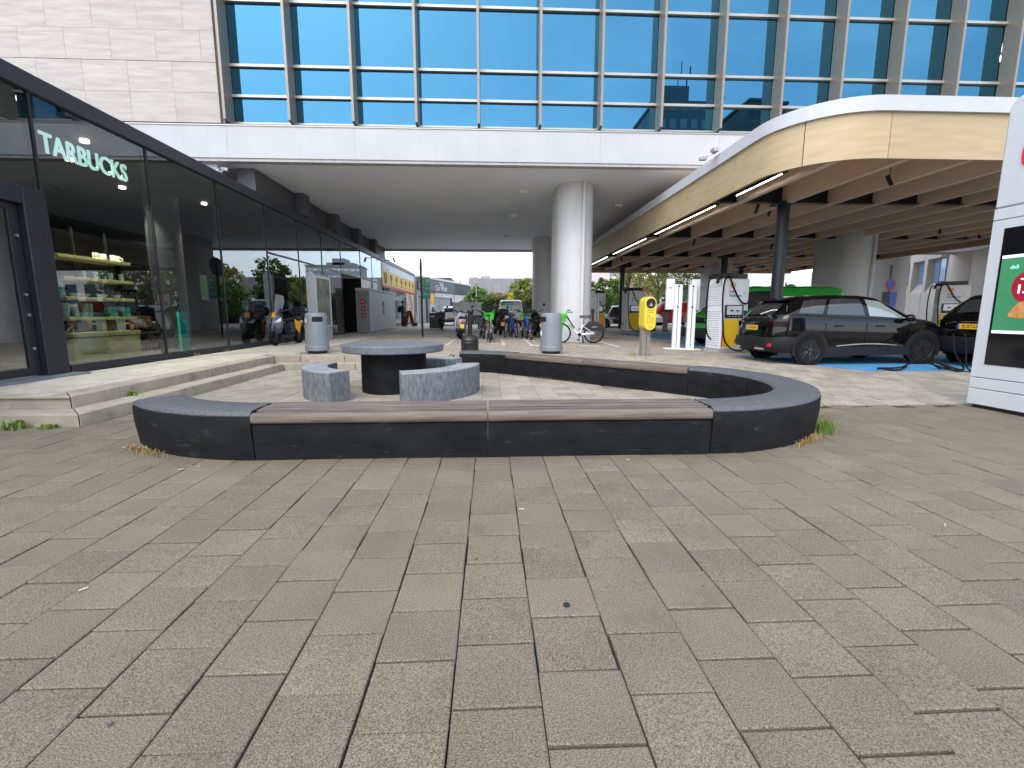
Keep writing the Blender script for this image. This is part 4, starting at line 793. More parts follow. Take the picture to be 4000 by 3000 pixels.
# ================================================================== vehicles
m_carglass = M('car_glass', (.03, .034, .036), .03, var=.05, spec=1.)
def carglass_light(): return M('car_glass_pale', (.22, .26, .25), .05, var=.1, spec=1., coat=1.)
def vehicle(name, label, cat, loc, rz, K, paint, grp=None, wheels=(), wr=.35, clad=None, glass=(), rings=30):
    t = thing(name, label, cat, loc, rz, grp)
    top, belt, hw, hwt, zb = K['top'], K['belt'], K['hw'], K['hwt'], K['zb']
    x0, x1 = top[0][0], top[-1][0]
    def sec(x, off=0.):
        w = interp(hw, x) + off; wt = interp(hwt, x); zt = interp(top, x) + off; zs = min(interp(belt, x), zt - .004); b = interp(zb, x)
        wt = min(wt, w - .05); zm = lerp(b, zs, .55)
        half = [(w * .8, b), (w - .03, b + .05), (w, zm), (w - .015, lerp(zm, zs, .7)), (w - .045, zs), (lerp(w - .05, wt, .5) + .012, lerp(zs, zt, .52)), (wt + .0, zt - .05 * min(1, (zt - zs) / .3)), (wt - .09, zt + .0), (wt * .45, zt + .018)]
        return half
    xs = sorted(set([x0 + (x1 - x0) * i / rings for i in range(rings + 1)] + [k[0] for k in top] + [k[0] for k in hw]))
    MB().loft([[(x, y, z) for y, z in sec(x)] + [(x, -y, z) for y, z in reversed(sec(x))] for x in xs]).build('body', paint, t, smooth=32)
    def side(x, u, s_, off=.006):    # point on the greenhouse side, u 0 = belt, 1 = roof edge
        h = sec(x); a, m_, b = h[4], h[5], h[6]
        y, z = (lerp(a[0], m_[0], u * 2), lerp(a[1], m_[1], u * 2)) if u < .5 else (lerp(m_[0], b[0], u * 2 - 1), lerp(m_[1], b[1], u * 2 - 1))
        return (x, s_ * (y + off), z + off * .3)
    t['_'] = 0; del t['_']
    for (xa0, xb0, xa1, xb1, u0, u1, mt) in glass:       # quad: bottom xa0..xb0, top xa1..xb1
        for s_ in (-1, 1):
            mb = MB(); n = 8; mrow = 5
            G = [[side(lerp(lerp(xa0, xb0, i / n), lerp(xa1, xb1, i / n), j / mrow), lerp(u0, u1, j / mrow), s_) for i in range(n + 1)] for j in range(mrow + 1)]
            mb.loft(G, False, False); mb.build('side_window', mt, t, smooth=True)
    def across(xa, xb, wf, mt, nm, off=.008, n=6):
        mb = MB(); G = []
        for j in range(n + 1):
            x = lerp(xa, xb, j / n); h = sec(x); w = h[7][0] * wf; z = h[7][1]
            G.append([(x + off * (1 if xb > 0 else -1), w * q, z + off + .018 * (1 - q * q)) for q in (-1, -.6, -.2, .2, .6, 1)])
        mb.loft(G, False, False); mb.build(nm, mt, t, smooth=True)
    for (xa, xb, wf, mt, nm) in K.get('screens', ()): across(xa, xb, wf, mt, nm)
    for wx in wheels:
        for s_ in (-1, 1):
            w = interp(hw, wx)
            if clad: 
                n = 22; a0 = R(-20); a1 = R(200); rg = []
                for i in range(n + 1):
                    a = lerp(a0, a1, i / n); c, s2 = math.cos(a), math.sin(a)
                    rg.append([(wx + r * c, s_ * (w + o), wr + r * s2) for r, o in ((wr + .03, -.05), (wr + .03, .01), (wr + .08, .013), (wr + .092, -.03))])
                MB().loft(rg).build('arch_trim', clad, t, smooth=True)
            MB().cyl((wx, s_ * (w - .04), wr), (wx, s_ * (w - .0), wr), wr + .035, n=28).build('wheel_well', M('well_black', (.003, .003, .003), .9), t)
            wh = bpy.data.objects.new('wheel', None); COL.objects.link(wh); wh.parent = t; wh.location = (wx, s_ * (w - .09), wr)
            tw = .11
            MB().loft([[(r * math.cos(2 * math.pi * i / 36), s_ * o, r * math.sin(2 * math.pi * i / 36)) for i in range(36)] for r, o in ((wr * .66, -tw), (wr * .95, -tw), (wr, -tw * .6), (wr, tw * .75), (wr * .965, tw), (wr * .75, tw + .008), (wr * .7, tw))], True, False).build('tyre', rubber, wh, smooth=40)
            MB().loft([[(r * math.cos(2 * math.pi * i / 36), s_ * o, r * math.sin(2 * math.pi * i / 36)) for i in range(36)] for r, o in ((wr * .72, tw), (wr * .68, tw - .01), (wr * .655, tw - .06), (.01, tw - .07))], True, False).build('rim', K.get('rim', blackmetal), wh, smooth=40)
            sp = MB()
            for q in range(10):
                a = 2 * math.pi * (q // 2) / 5 + (.17 if q % 2 else -.17)
                d_ = Vector((math.cos(a), 0, math.sin(a))); nn = Vector((-math.sin(a), 0, math.cos(a)))
                sp.loft([[d_ * r + nn * k * hh + Vector((0, s_ * o, 0)) for k, o in ((-1, tw - .045), (1, tw - .045), (.6, tw - .008 - dp), (-.6, tw - .008 - dp))] for r, hh, dp in ((.03, .02, .015), (wr * .4, .014, .005), (wr * .69, .017, 0))])
            sp.cyl((0, s_ * (tw - .04), 0), (0, s_ * (tw - .005), 0), .05, n=14)
            sp.build('spokes', K.get('spoke', M('spoke_dark', (.1, .1, .105), .22, .9)), wh)
    return t, sec, side
def plate(t, x, z, face, txt, tilt=0., y=0.):      # face +1 front, -1 rear
    m_pl = M('plate_yellow', (.75, .42, .03), .45, var=.03); X = x + face * .004
    p = MB().box(min(x, X), max(x, X), y - .26, y + .26, z - .056, z + .056).build('number_plate', m_pl, t)
    MB().box(min(X, X + face * .002), max(X, X + face * .002), y + (-.26 if face > 0 else .215), y + (-.215 if face > 0 else .26), z - .055, z + .055).build('plate_band', M('plate_blue', (.02, .08, .4), .45), p)
    text('plate_text', txt, .1, black, p, (X + face * .002, y + (.02 if face > 0 else -.02), z), (0, face, 0), (0, 0, 1), .001, bold=.001)
# black SUV
m_bpaint = M('black_car_paint', (.003, .003, .0035), .025, var=.05, spec=.38); m_clad = M('charcoal_cladding', (.011, .0115, .013), .6, bump=.15, bscale=200, spec=.25)
KS = dict(top=[(-2.34, .62), (-2.32, .95), (-2.24, 1.06), (-2.16, 1.12), (-1.82, 1.45), (-1.70, 1.52), (-1.3, 1.575), (-.6, 1.605), (.0, 1.595), (.45, 1.54), (.8, 1.40), (1.3, 1.12), (1.45, 1.08), (1.9, 1.02), (2.2, .93), (2.33, .8), (2.4, .62)],
          belt=[(-2.34, .55), (-2.25, 1.0), (-1.9, 1.16), (-1.0, 1.11), (0, 1.07), (1.2, 1.03), (1.6, .95), (2.2, .82), (2.4, .55)],
          hw=[(-2.34, .56), (-2.28, .70), (-2.12, .82), (-1.9, .89), (-1.6, .925), (-.5, .91), (.6, .91), (1.5, .925), (1.95, .88), (2.25, .76), (2.4, .55)],
          hwt=[(-2.34, .45), (-2.2, .58), (-2.0, .62), (-1.86, .62), (-1.3, .655), (0, .66), (.45, .63), (.8, .64), (1.3, .7), (1.9, .66), (2.4, .4)], zb=[(-2.34, .38), (-2.2, .28), (2.1, .26), (2.4, .32)],
          screens=[(-2.14, -1.86, .95, m_carglass, 'rear_window'), (.52, 1.26, .92, m_carglass, 'windscreen')])
pg = carglass_light()
wxr, wxf = -1.42, 1.5; ang = R(2.5)
cs, sn = math.cos(ang), math.sin(ang)
# rear near wheel contact at (6.97, 9.95)
lx, ly = wxr * .92, -.86 * .92
sx_, sy_ = 6.97 - (lx * cs - ly * sn), 9.95 - (lx * sn + ly * cs)
suv, sec, side = vehicle('suv', 'glossy black SUV parked on the blue charging bay', 'car', (sx_, sy_, zg(8.4, 10.3) + .006), ang, KS, m_bpaint, None, (wxr, wxf), .36, m_clad,
    [(-1.72, -1.12, -1.5, -.92, .1, .9, m_carglass), (-1.02, -.03, -.84, -.08, .1, .92, m_carglass), (.08, 1.08, .05, .52, .1, .92, pg)])
def strip(nm, mat, x0, x1, zf, hgt, off, t, sec, n=14):
    for s_ in (-1, 1):
        rg = []
        for i in range(n + 1):
            x = lerp(x0, x1, i / n); w = interp(KS['hw'], x)
            rg.append([(x, s_ * (w - .05), zf(x)), (x, s_ * (w + off), zf(x)), (x, s_ * (w + off), zf(x) + hgt), (x, s_ * (w - .05), zf(x) + hgt)])
        MB().loft(rg).build(nm, mat, t)
suv.scale = (.92, .92, .95)
strip('sill_cladding', m_clad, -1.0, 1.08, lambda x: .22, .2, .012, suv, sec); strip('sill_trim', chrome, -.75, .95, lambda x: .425 + .05 * math.sin((x + .75) / 1.7 * math.pi), .022, .017, suv, sec)
strip('window_trim', M('trim_gloss_black', (.006, .006, .006), .1), -1.95, 1.25, lambda x: interp(KS['belt'], x) - .005, .016, -.03, suv, sec)
BUMP = [(-.9, .55), (-.87, .3), (-.8, .13), (-.62, .03), (-.3, 0), (0, -.01), (.3, 0), (.62, .03), (.8, .13), (.87, .3), (.9, .55)]
def bumper(t): MB().loft([[(x + d, y * (.98 if z < .4 else 1), z) for x, z in ((-2.2, .27), (-2.36, .33), (-2.41, .5), (-2.38, .63), (-2.2, .67))] for y, d in BUMP]).build('rear_bumper', m_clad, t, smooth=True)
bumper(suv)
for s_ in (-1, 1):
    MB().box(-2.42, -2.3, s_ * .45 - .14, s_ * .45 + .14, .335, .39).build('exhaust_trim', chrome, suv, bevel=.01)
    MB().box(-2.335, -2.25, min(s_ * .66, s_ * .76), max(s_ * .66, s_ * .76), .42, .5).build('reflector', M('reflector_red', (.5, .01, .01), .2), suv)
    MB().loft([[(x, s_ * (interp(KS['hw'], x) + .004), z) for z in (.88, 1.0)] for x in (-2.32, -2.25, -2.1, -1.95)], False, False).build('tail_light', M('tail_smoked', (.012, .002, .002), .06), suv)
    MB().loft([[(2.05, s_ * .845, .80), (2.05, s_ * .85, .88)], [(2.2, s_ * .80, .78), (2.2, s_ * .80, .865)], [(2.34, s_ * .66, .74), (2.34, s_ * .66, .80)]], False, False).build('headlight', M('headlight_clear', (.75, .76, .78), .1, coat=1.), suv)
    MB().box(2.25, 2.33, s_ * .68 - .03, s_ * .68 + .03, .55, .72).build('daylight_bar', MATS['headlight_clear'], suv)
    MB().sphere((.98, s_ * 1.02, 1.08), .12, 12, 8, (.9, .75, .7)).box(.9, 1.0, min(s_ * .86, s_ * .98), max(s_ * .86, s_ * .98), 1.02, 1.07).build('side_mirror', m_bpaint, suv, smooth=True)
    for hx in (-.72, .35): MB().box(hx - .1, hx + .1, min(s_ * .9, s_ * .94), max(s_ * .9, s_ * .94), .885, .915).build('door_handle', m_bpaint, suv, bevel=.012)
    for dx in (-1.05, -.0, 1.12): MB().box(dx - .004, dx + .004, min(s_ * .88, s_ * (interp(KS['hw'], dx) + .0015)), max(s_ * .88, s_ * (interp(KS['hw'], dx) + .0015)), .45, .96).build('door_gap', M('gap_black', (.002, .002, .002), .9), suv)
MB().loft([[(-1.6, -.6, 1.56), (-1.6, .6, 1.56), (-1.6, .6, 1.53), (-1.6, -.6, 1.53)], [(-1.92, -.57, 1.5), (-1.92, .57, 1.5), (-1.92, .57, 1.475), (-1.92, -.57, 1.475)]]).build('spoiler', m_bpaint, suv)
plate(suv, -2.335, .85, -1, 'K-302-SN')
# green van
m_gpaint = M('green_van_paint', (.012, .33, .03), .25, var=.04, coat=1.)
KV = dict(top=[(-2.62, 1.8), (-2.58, 1.9), (-2.3, 1.94), (-1, 1.95), (.9, 1.93), (1.2, 1.86), (1.75, 1.35), (2.0, 1.17), (2.45, 1.02), (2.6, .9), (2.68, .6)], belt=[(-2.62, 1.2), (1.2, 1.15), (1.9, 1.02), (2.4, .92), (2.68, .5)],
          hw=[(-2.62, .88), (-2.4, .95), (1.8, .95), (2.3, .88), (2.55, .78), (2.68, .62)], hwt=[(-2.62, .75), (.9, .76), (1.2, .74), (1.8, .72), (2.4, .7), (2.68, .5)], zb=[(-2.62, .3), (2.2, .25), (2.68, .28)], screens=[(1.22, 1.95, .93, m_carglass, 'windscreen')], rim=steel)
vang = R(186.5); vx, vy = 9.85, 16.75
van, s2, sd2 = vehicle('van', 'bright green delivery van parked nose-in behind the fast charger', 'van', (vx, vy, zg(9, 16.5) + .006), vang, KV, m_gpaint, None, (-1.6, 1.65), .34, None, [(.25, 1.5, .3, 1.12, .08, .85, m_carglass)])
MB().loft([[(x, y, z) for x, z in ((2.4, .24), (2.68, .26), (2.74, .4), (2.72, .58), (2.5, .62))] for y in (-.9, -.6, 0, .6, .9)]).build('front_bumper', black, van, smooth=True)
MB().loft([[(2.60, y, .74), (2.70 - .1 * abs(y), y, .76), (2.66 - .1 * abs(y), y, .93), (2.5, y, .95)] for y in (-.74, -.4, 0, .4, .74)]).build('grille', M('grille_black', (.01, .01, .01), .3), van)
for z in (.8, .86): MB().box(2.6, 2.7, -.6, .6, z, z + .012).build('grille_bar', blackmetal, van)
MB().tube([(2.715, .09 * math.cos(u), .84 + .09 * math.sin(u)) for u in [2 * math.pi * i / 18 for i in range(18)]], .012, 6, closed=True).tube([(2.715, -.12, .855), (2.715, .02, .86), (2.715, -.02, .82), (2.715, .12, .825)], .01, 5).build('badge', chrome, van)
for s_ in (-1, 1): MB().loft([[(2.2, s_ * .9, .88), (2.25, s_ * .88, 1.0)], [(2.5, s_ * .8, .86), (2.48, s_ * .8, .96)], [(2.62, s_ * .68, .84), (2.6, s_ * .68, .9)]], False, False).build('headlight', MATS['headlight_clear'], van)
van.scale = (1, 1, 1.05)
plate(van, 2.745, .46, 1, 'V-81-XZR')
# dark car behind the totem
KD = dict(KS); KD['rim'] = steel
c2ang = R(3); dx_, dy_ = 12.45, 9.6
dk, s3, sd3 = vehicle('dark_car', 'black car with blue-edged yellow plate half hidden by the totem', 'car', (dx_, dy_, zg(11, 9.5) + .006), c2ang, KD, m_bpaint, None, (wxr, wxf), .35, m_clad, [(-1.72, -1.12, -1.5, -.92, .1, .9, m_carglass), (-1.02, -.03, -.84, -.08, .1, .92, m_carglass), (.08, 1.08, .05, .52, .1, .92, m_carglass)])
bumper(dk)
plate(dk, -2.335, .86, -1, 'K-57-LB')
for s_ in (-1, 1): MB().loft([[(x, s_ * (interp(KS['hw'], x) + .004), z) for z in (.88, 1.0)] for x in (-2.32, -2.25, -2.1, -1.95)], False, False).build('tail_light', MATS['tail_smoked'], dk)
# cables lying by the SUV
def spline(P, n=7):
    P = [P[0]] + list(P) + [P[-1]]; o = []
    for i in range(len(P) - 3):
        for k in range(n):
            u = k / n; o.append(tuple(.5 * (2 * P[i + 1][c] + (P[i + 2][c] - P[i][c]) * u + (2 * P[i][c] - 5 * P[i + 1][c] + 4 * P[i + 2][c] - P[i + 3][c]) * u * u + (3 * P[i + 1][c] - P[i][c] - 3 * P[i + 2][c] + P[i + 3][c]) * u ** 3) for c in range(3)))
    return o + [tuple(P[-1])]
zc = zg(8.6, 9.1) + .03
def onz(P): return [(x, y, zg(x, y) + .02 + h) for x, y, h in P]
t = thing('charging_cable', 'black charging cable coiled on the ground by the front wheel of the SUV', 'cable', (8.7, 9.15, zc)); MB().tube(spline(onz([(8.95, 9.6, .0), (8.6, 9.25, .02), (8.2, 9.0, 0), (7.95, 9.1, .02), (8.1, 9.3, 0), (8.5, 9.22, .03), (8.9, 9.3, .2), (9.1, 9.35, .22), (9.3, 9.2, .0), (9.45, 8.95, .0), (9.3, 8.85, 0), (9.15, 9.2, .16), (9.6, 9.0, 0), (9.75, 9.35, .3), (9.8, 9.5, .68)])), .017, 7).build('cable', rubber, t, smooth=True, w=True)
t = thing('loose_cable', 'second black cable stretched up to the dark car by the totem', 'cable', (9.3, 9.0, zc)); MB().tube(spline(onz([(9.0, 9.2, .12), (9.35, 8.95, 0), (9.55, 8.8, 0), (9.6, 8.95, .1), (9.75, 9.15, .5), (9.85, 9.3, .7)])), .015, 7).build('cable', rubber, t, smooth=True, w=True)
# ================================================================== bicycles and scooters
m_lg = M('lime_green', (.05, .55, .02), .35, var=.04); m_fw = M('bike_white', (.7, .72, .72), .35, var=.03); m_bb = M('bike_blue', (.015, .1, .5), .35, var=.05)
def wheel(t, x, r=.34, spokes=18, w=.022):
    wh = bpy.data.objects.new('wheel', None); COL.objects.link(wh); wh.parent = t; wh.location = (x, 0, r)
    MB().tube([((r - w) * math.cos(2 * math.pi * i / 32), 0, (r - w) * math.sin(2 * math.pi * i / 32)) for i in range(32)], w, 7, closed=True).build('tyre', rubber, wh, smooth=True)
    MB().tube([((r - .045) * math.cos(2 * math.pi * i / 32), 0, (r - .045) * math.sin(2 * math.pi * i / 32)) for i in range(32)], .009, 5, closed=True).build('rim', blackmetal, wh)
    sp = MB()
    for i in range(spokes):
        a = 2 * math.pi * i / spokes; sp.cyl((.02 * math.cos(a + 1), .03 * (-1) ** i, .02 * math.sin(a + 1)), ((r - .045) * math.cos(a), 0, (r - .045) * math.sin(a)), .0022, n=4, caps=False)
    sp.cyl((0, -.05, 0), (0, .05, 0), .03, n=10); sp.build('spokes', steel, wh)
    return wh
def bike(name, label, loc, rz, frame, fork, basket, cover, lean=0., grp=None, words=None):
    t = thing(name, label, 'bicycle', loc, rz, grp); t.rotation_euler = (lean, 0, rz)
    wheel(t, -.54); wheel(t, .56)
    fr = MB(); fr.tube(spline([(.42, 0, .86), (.33, 0, .72), (.1, 0, .42), (-.04, 0, .32), (-.2, 0, .31), (-.54, 0, .345)]), [.042] * 36, 9) if frame is m_fw else fr.tube([(.42, 0, .86), (-.04, 0, .32)], .035, 9)
    if frame is not m_fw: fr.tube([(-.04, 0, .32), (-.54, .05, .34)], .016, 6).tube([(.36, 0, .74), (-.1, 0, .48)], .028, 8)
    fr.tube([(-.06, 0, .3), (-.17, 0, .62)], .03, 9).tube([(-.16, .05, .58), (-.54, .07, .34)], .012, 6).tube([(-.16, -.05, .58), (-.54, -.07, .34)], .012, 6)
    fr.build('frame', frame, t, smooth=True)
    MB().tube([(.4, 0, .95), (.44, 0, .8)], .032, 9).tube([(.44, 0, .8), (.46, .06, .7), (.56, .06, .34)], .018, 7).tube([(.44, 0, .8), (.46, -.06, .7), (.56, -.06, .34)], .018, 7).build('fork', fork, t, smooth=True)
    MB().tube(spline([(.3, .3, 1.07), (.36, .22, 1.06), (.4, .08, .98), (.4, -.08, .98), (.36, -.22, 1.06), (.3, -.3, 1.07)]), .014, 7).build('handlebar', fork if frame is m_fw else blackmetal, t, smooth=True)
    for s_ in (-1, 1): MB().cyl((.35, s_ * .24, 1.065), (.24, s_ * .33, 1.075), .019, n=8).build('grip', black, t)
    MB().tube([(-.17, 0, .6), (-.235, 0, .86)], .016, 8).build('seat_post', steel, t)
    MB().loft([[(x, y, z) for y, z in ((-w, .875), (-w * .6, .935), (w * .6, .935), (w, .875), (0, .85))] for x, w in ((-.4, .05), (-.36, .1), (-.27, .1), (-.15, .035), (-.06, .022))]).build('saddle', black, t, smooth=True)
    MB().cyl((-.06, -.06, .3), (-.06, .06, .3), .06, n=14).tube([(-.06, .08, .3), (-.02, .1, .14)], .012, 5).tube([(-.06, -.08, .3), (-.1, -.1, .46)], .012, 5).box(-.07, .03, .1, .19, .12, .145).box(-.15, -.05, -.19, -.1, .45, .475).build('crankset', blackmetal, t)
    MB().tube([(-.16, .03, .26), (-.2, .13, .01)], .012, 6).tube([(-.16, -.03, .26), (-.2, -.13, .01)], .012, 6).build('kickstand', blackmetal, t)
    if basket:
        B_ = [[(.44 + .13 * k * a + (.12), .17 * k * b, z) for a, b in ((-1, -1), (1, -1), (1, 1), (-1, 1))] for z, k in ((.74, .78), (.98, 1.1))]
        MB().loft(B_, True, False).add(B_[0], [(0, 1, 2, 3)]).build('basket', basket, t)
    if cover:
        poly = [(-.9, .42), (-.87, .54), (-.78, .65), (-.64, .71), (-.48, .74), (-.34, .7), (-.22, .56), (-.14, .46), (-.3, .42), (-.54, .42), (-.72, .41)]
        for s_ in (-1, 1): MB().ext(poly, (0, s_ * .045, 0), (1, 0, 0), (0, 0, 1), (0, s_ * .008, 0)).build('wheel_cover', M('cover_black', (.02, .02, .022), .5), t)
        MB().loft([[(x, -.045, z), (x, .045, z), (x, .04, z + .012), (x, -.04, z + .012)] for x, z in ((-.9, .4), (-.86, .55), (-.76, .66), (-.54, .71), (-.3, .65))]).build('mudguard', MATS['cover_black'], t)
        if words: text('cover_text', words[1], .06, M('bike_print', (.6, .6, .6), .5), t, (-.54, .055, .56), (-1, 0, 0), (0, 0, 1)) ; text('frame_text', words[0], .12, M('lime_print', (.06, .4, .05), .4), t, (.21, .045, .575), Vector((-.62, 0, .78)) * -1 if False else (-.6, 0, -.8) if False else (-.62, 0, -.78), (-.78, 0, .62) , bold=.002)
        MB().tube(spline([(.38, 0, .9), (.27, 0, .72), (.13, 0, .52)]), .03, 8).build('battery', black, t)
    else:
        MB().tube([(.24, 0, .6), (-.0, 0, .4)], .04, 8).build('battery', black, t)
        MB().tube([(-.88, 0, .42), (-.84, 0, .6), (-.7, 0, .7), (-.54, 0, .73), (-.38, 0, .7)], .03, 6).build('mudguard', blackmetal, t)
        MB().box(-.8, -.32, -.07, .07, .76, .78).tube([(-.7, .06, .76), (-.54, .07, .36)], .008, 5).tube([(-.7, -.06, .76), (-.54, -.07, .36)], .008, 5).build('rack', blackmetal, t)
    MB().box(-.93, -.9, -.03, .03, .56, .6).build('tail_light', M('tail_red', (.5, .01, .01), .3), t)
    return t
lime = bike('rental_bike', 'white and green rental bicycle parked broadside at the big pier', (2.93, 15.62, zg(2.9, 15.6)), R(178), m_fw, m_lg, m_lg, True, R(-6), None, ('Lime', 'citybike'))
blue = bike('city_bike', 'blue electric bicycle with black panniers next to the green-handled rental bicycle', (-.32, 18.3, .3), R(96), m_bb, blackmetal, None, False, R(6))
l2 = copy_tree(lime, (.03, 16.35, .3), R(87), 'green-handled rental bicycle seen from behind beside the bollard'); l2.rotation_euler = (R(-5), 0, R(87))
for k, (x, y, a, ln, lb) in enumerate(((.72, 19.5, 78, 8, 'blue electric bicycle leaning in front of the white van, inner one of a pair'), (.98, 19.1, 98, -6, 'blue electric bicycle in front of the white van, outer one of a pair'), (1.47, 17.6, 93, -4, 'blue electric bicycle parked closest to the grey bin behind the rear bench'))):
    c = copy_tree(blue, (x, y, .3), R(a), lb); c.rotation_euler = (R(ln), 0, R(a))
for s_ in (-1, 1): MB().box(-.8, -.4, s_ * .16 - .08, s_ * .16 + .08, .45, .78).build('pannier', black, blue, bevel=.02)
for k, (x, y, a, ln, lb) in enumerate(((1.3, 18.9, 84, 6, 'rental bicycle with green basket tucked between two blue bicycles'), (1.75, 20.6, -80, -5, 'rental bicycle with its green basket turned to the benches, behind the others'))):
    c = copy_tree(lime, (x, y, .3), R(a), lb); c.rotation_euler = (R(ln), 0, R(a))
def sec_ring(x, cy, cz, w, h, n=12, e=.75):
    o = []
    for i in range(n):
        a = 2 * math.pi * i / n; c, s2 = math.cos(a), math.sin(a)
        o.append((x, cy + w * math.copysign(abs(c) ** e, c), cz + h * math.copysign(abs(s2) ** e, s2)))
    return o
def scooter(name, label, loc, rz, body, accent, lean=0., screen=False, box=False, plate_=True, crate=False, grp=None):
    t = thing(name, label, 'scooter', loc, rz, grp); t.rotation_euler = (lean, 0, rz)
    for x in (-.62, .66):
        wh = bpy.data.objects.new('wheel', None); COL.objects.link(wh); wh.parent = t; wh.location = (x, 0, .24)
        MB().tube([(.18 * math.cos(2 * math.pi * i / 28), 0, .18 * math.sin(2 * math.pi * i / 28)) for i in range(28)], .06, 9, closed=True).build('tyre', rubber, wh, smooth=True)
        MB().cyl((0, -.035, 0), (0, .035, 0), .125, n=20).build('rim', blackmetal, wh)
    MB().tube([(.66, .08, .24), (.58, .06, .62)], .024, 7).tube([(.66, -.08, .24), (.58, -.06, .62)], .024, 7).build('fork', blackmetal, t)
    MB().loft([sec_ring(x, 0, z, w, h) for x, z, w, h in ((.42, .46, .12, .05), (.56, .5, .09, .04), (.72, .5, .09, .035), (.84, .44, .06, .03))]).build('front_mudguard', body, t, smooth=True)
    MB().loft([[(x + d, y, z) for x, y in ((.5, -w), (.6 + .08 * k, -w * .55), (.64 + .1 * k, 0), (.6 + .08 * k, w * .55), (.5, w), (.46, 0))] for z, w, k, d in ((.36, .14, .3, .02), (.55, .22, 1, .0), (.75, .21, 1, -.08), (.92, .15, .7, -.16), (1.0, .09, .3, -.2))]).build('front_shield', body, t, smooth=True)
    for s_ in (-1, 1): MB().loft([[(.66, s_ * .06, .66), (.655, s_ * .06, .72)], [(.6, s_ * .15, .68), (.58, s_ * .15, .78)], [(.53, s_ * .2, .72), (.51, s_ * .2, .84)]], False, False).build('headlight', M('scooter_light', (.6, .62, .66), .15, coat=1.), t, smooth=True)
    MB().ext([(-.07, 0), (.07, 0), (.05, .16), (-.05, .16)], (.575, 0, .84), (0, 1, 0), (-.35, 0, .94), (.012, 0, .004)).build('nose_panel', accent, t)
    MB().loft([sec_ring(x, 0, z, w, h) for x, z, w, h in ((.48, .28, .15, .06), (.2, .25, .17, .05), (-.1, .26, .17, .06), (-.2, .32, .15, .1))]).build('floorboard', black, t, smooth=True)
    MB().loft([sec_ring(x, 0, z, w, h) for x, z, w, h in ((-.08, .5, .11, .2), (-.22, .54, .16, .2), (-.5, .6, .17, .16), (-.75, .66, .14, .1), (-.92, .7, .06, .05))]).build('rear_body', body, t, smooth=True)
    for s_ in (-1, 1): MB().ext([(0, .28), (-.02, -.02), (-.2, -.2), (-.34, .1), (-.4, .26), (-.25, .2)], (-.22, s_ * .172, .5), (1, 0, 0), (0, 0, 1), (0, s_ * .012, 0)).build('side_panel', accent, t, bevel=.004)
    MB().loft([sec_ring(x, 0, z, w, h) for x, z, w, h in ((-.02, .74, .07, .03), (-.15, .77, .12, .05), (-.45, .8, .14, .055), (-.75, .82, .11, .05), (-.85, .8, .05, .03))]).build('seat', black, t, smooth=True)
    MB().tube(spline([(.2, .36, 1.04), (.3, .26, 1.05), (.36, .08, 1.0), (.36, -.08, 1.0), (.3, -.26, 1.05), (.2, -.36, 1.04)]), .018, 7).sphere((.36, 0, 1.0), .09, 10, 6).build('handlebar', black, t, smooth=True)
    for s_ in (-1, 1): MB().tube([(.3, s_ * .26, 1.05), (.34, s_ * .34, 1.2), (.32, s_ * .38, 1.27)], .007, 5).cyl((.3, s_ * .4, 1.29), (.32, s_ * .4, 1.29), .06, n=12).build('mirror', black, t)
    MB().box(-.6, -.2, -.16, -.04, .26, .42).tube([(-.62, -.13, .24), (-.3, -.13, .3)], .03, 6).build('engine_cover', blackmetal, t, bevel=.02); MB().tube([(-.1, -.05, .22), (-.16, -.17, .02)], .012, 6).tube([(-.1, .05, .22), (-.16, .17, .02)], .012, 6).build('kickstand', blackmetal, t)
    MB().loft([[(-.88, -.06, .62), (-.88, .06, .62)], [(-.94, -.07, .38), (-.94, .07, .38)], [(-.9, -.06, .3), (-.9, .06, .3)]], False, False).build('rear_mudguard', black, t); MB().box(-.94, -.9, -.05, .05, .66, .72).build('tail_light', MATS['tail_red'], t)
    if plate_: MB().ext([(-.075, -.075), (.075, -.075), (.075, .075), (-.075, .075)], (-.95, 0, .5), (0, 1, 0), (.2, 0, 1), (-.006, 0, 0)).build('number_plate', MATS['plate_yellow'], t)
    if screen:
        G = [[(.5 + bx_ - .12 * abs(q) , .24 * q * wf, z) for q in (-1, -.7, -.35, 0, .35, .7, 1)] for z, wf, bx_ in ((.98, .5, .02), (1.1, .85, -.03), (1.3, 1, -.1), (1.48, .8, -.16), (1.55, .35, -.18))]
        MB().loft(G, False, False).build('windscreen', glass_mat('scooter_screen', (.85, .88, .9), 1.45, .03), t, smooth=True)
    if box: MB().loft([sec_ring(-.84, 0, z, w, h) for z, w, h in ()]) if False else MB().loft([sec_ring(x, 0, 1.04, w, h, 14, .6) for x, w, h in ((-1.1, .13, .1), (-1.02, .2, .14), (-.78, .22, .16), (-.66, .17, .12))]).box(-.95, -.55, -.06, .06, .84, .9).build('top_box', M('top_box_black', (.015, .015, .017), .25), t, smooth=True)
    if crate:
        B_ = [[(.72 + .2 * a * k, .26 * b * k, z) for a, b in ((-1, -1), (1, -1), (1, 1), (-1, 1))] for z, k in ((.7, .8), (1.02, 1.05))]
        MB().loft(B_, True, False).add(B_[0], [(0, 1, 2, 3)]).build('crate', black, t); MB().cyl((.5, 0, 1.35), (.51, 0, 1.35), .13, n=18).build('round_mirror', M('mirror_white', (.8, .8, .8), .3), t)
    return t
scooter('motor_scooter', 'dark scooter with orange panels, windscreen and black top box by the shop glass', (-6.36, 15.1, .3), R(-99), M('scooter_slate', (.035, .042, .055), .3, .2, coat=.5), M('scooter_orange', (.72, .3, .005), .4), R(4), True, True)
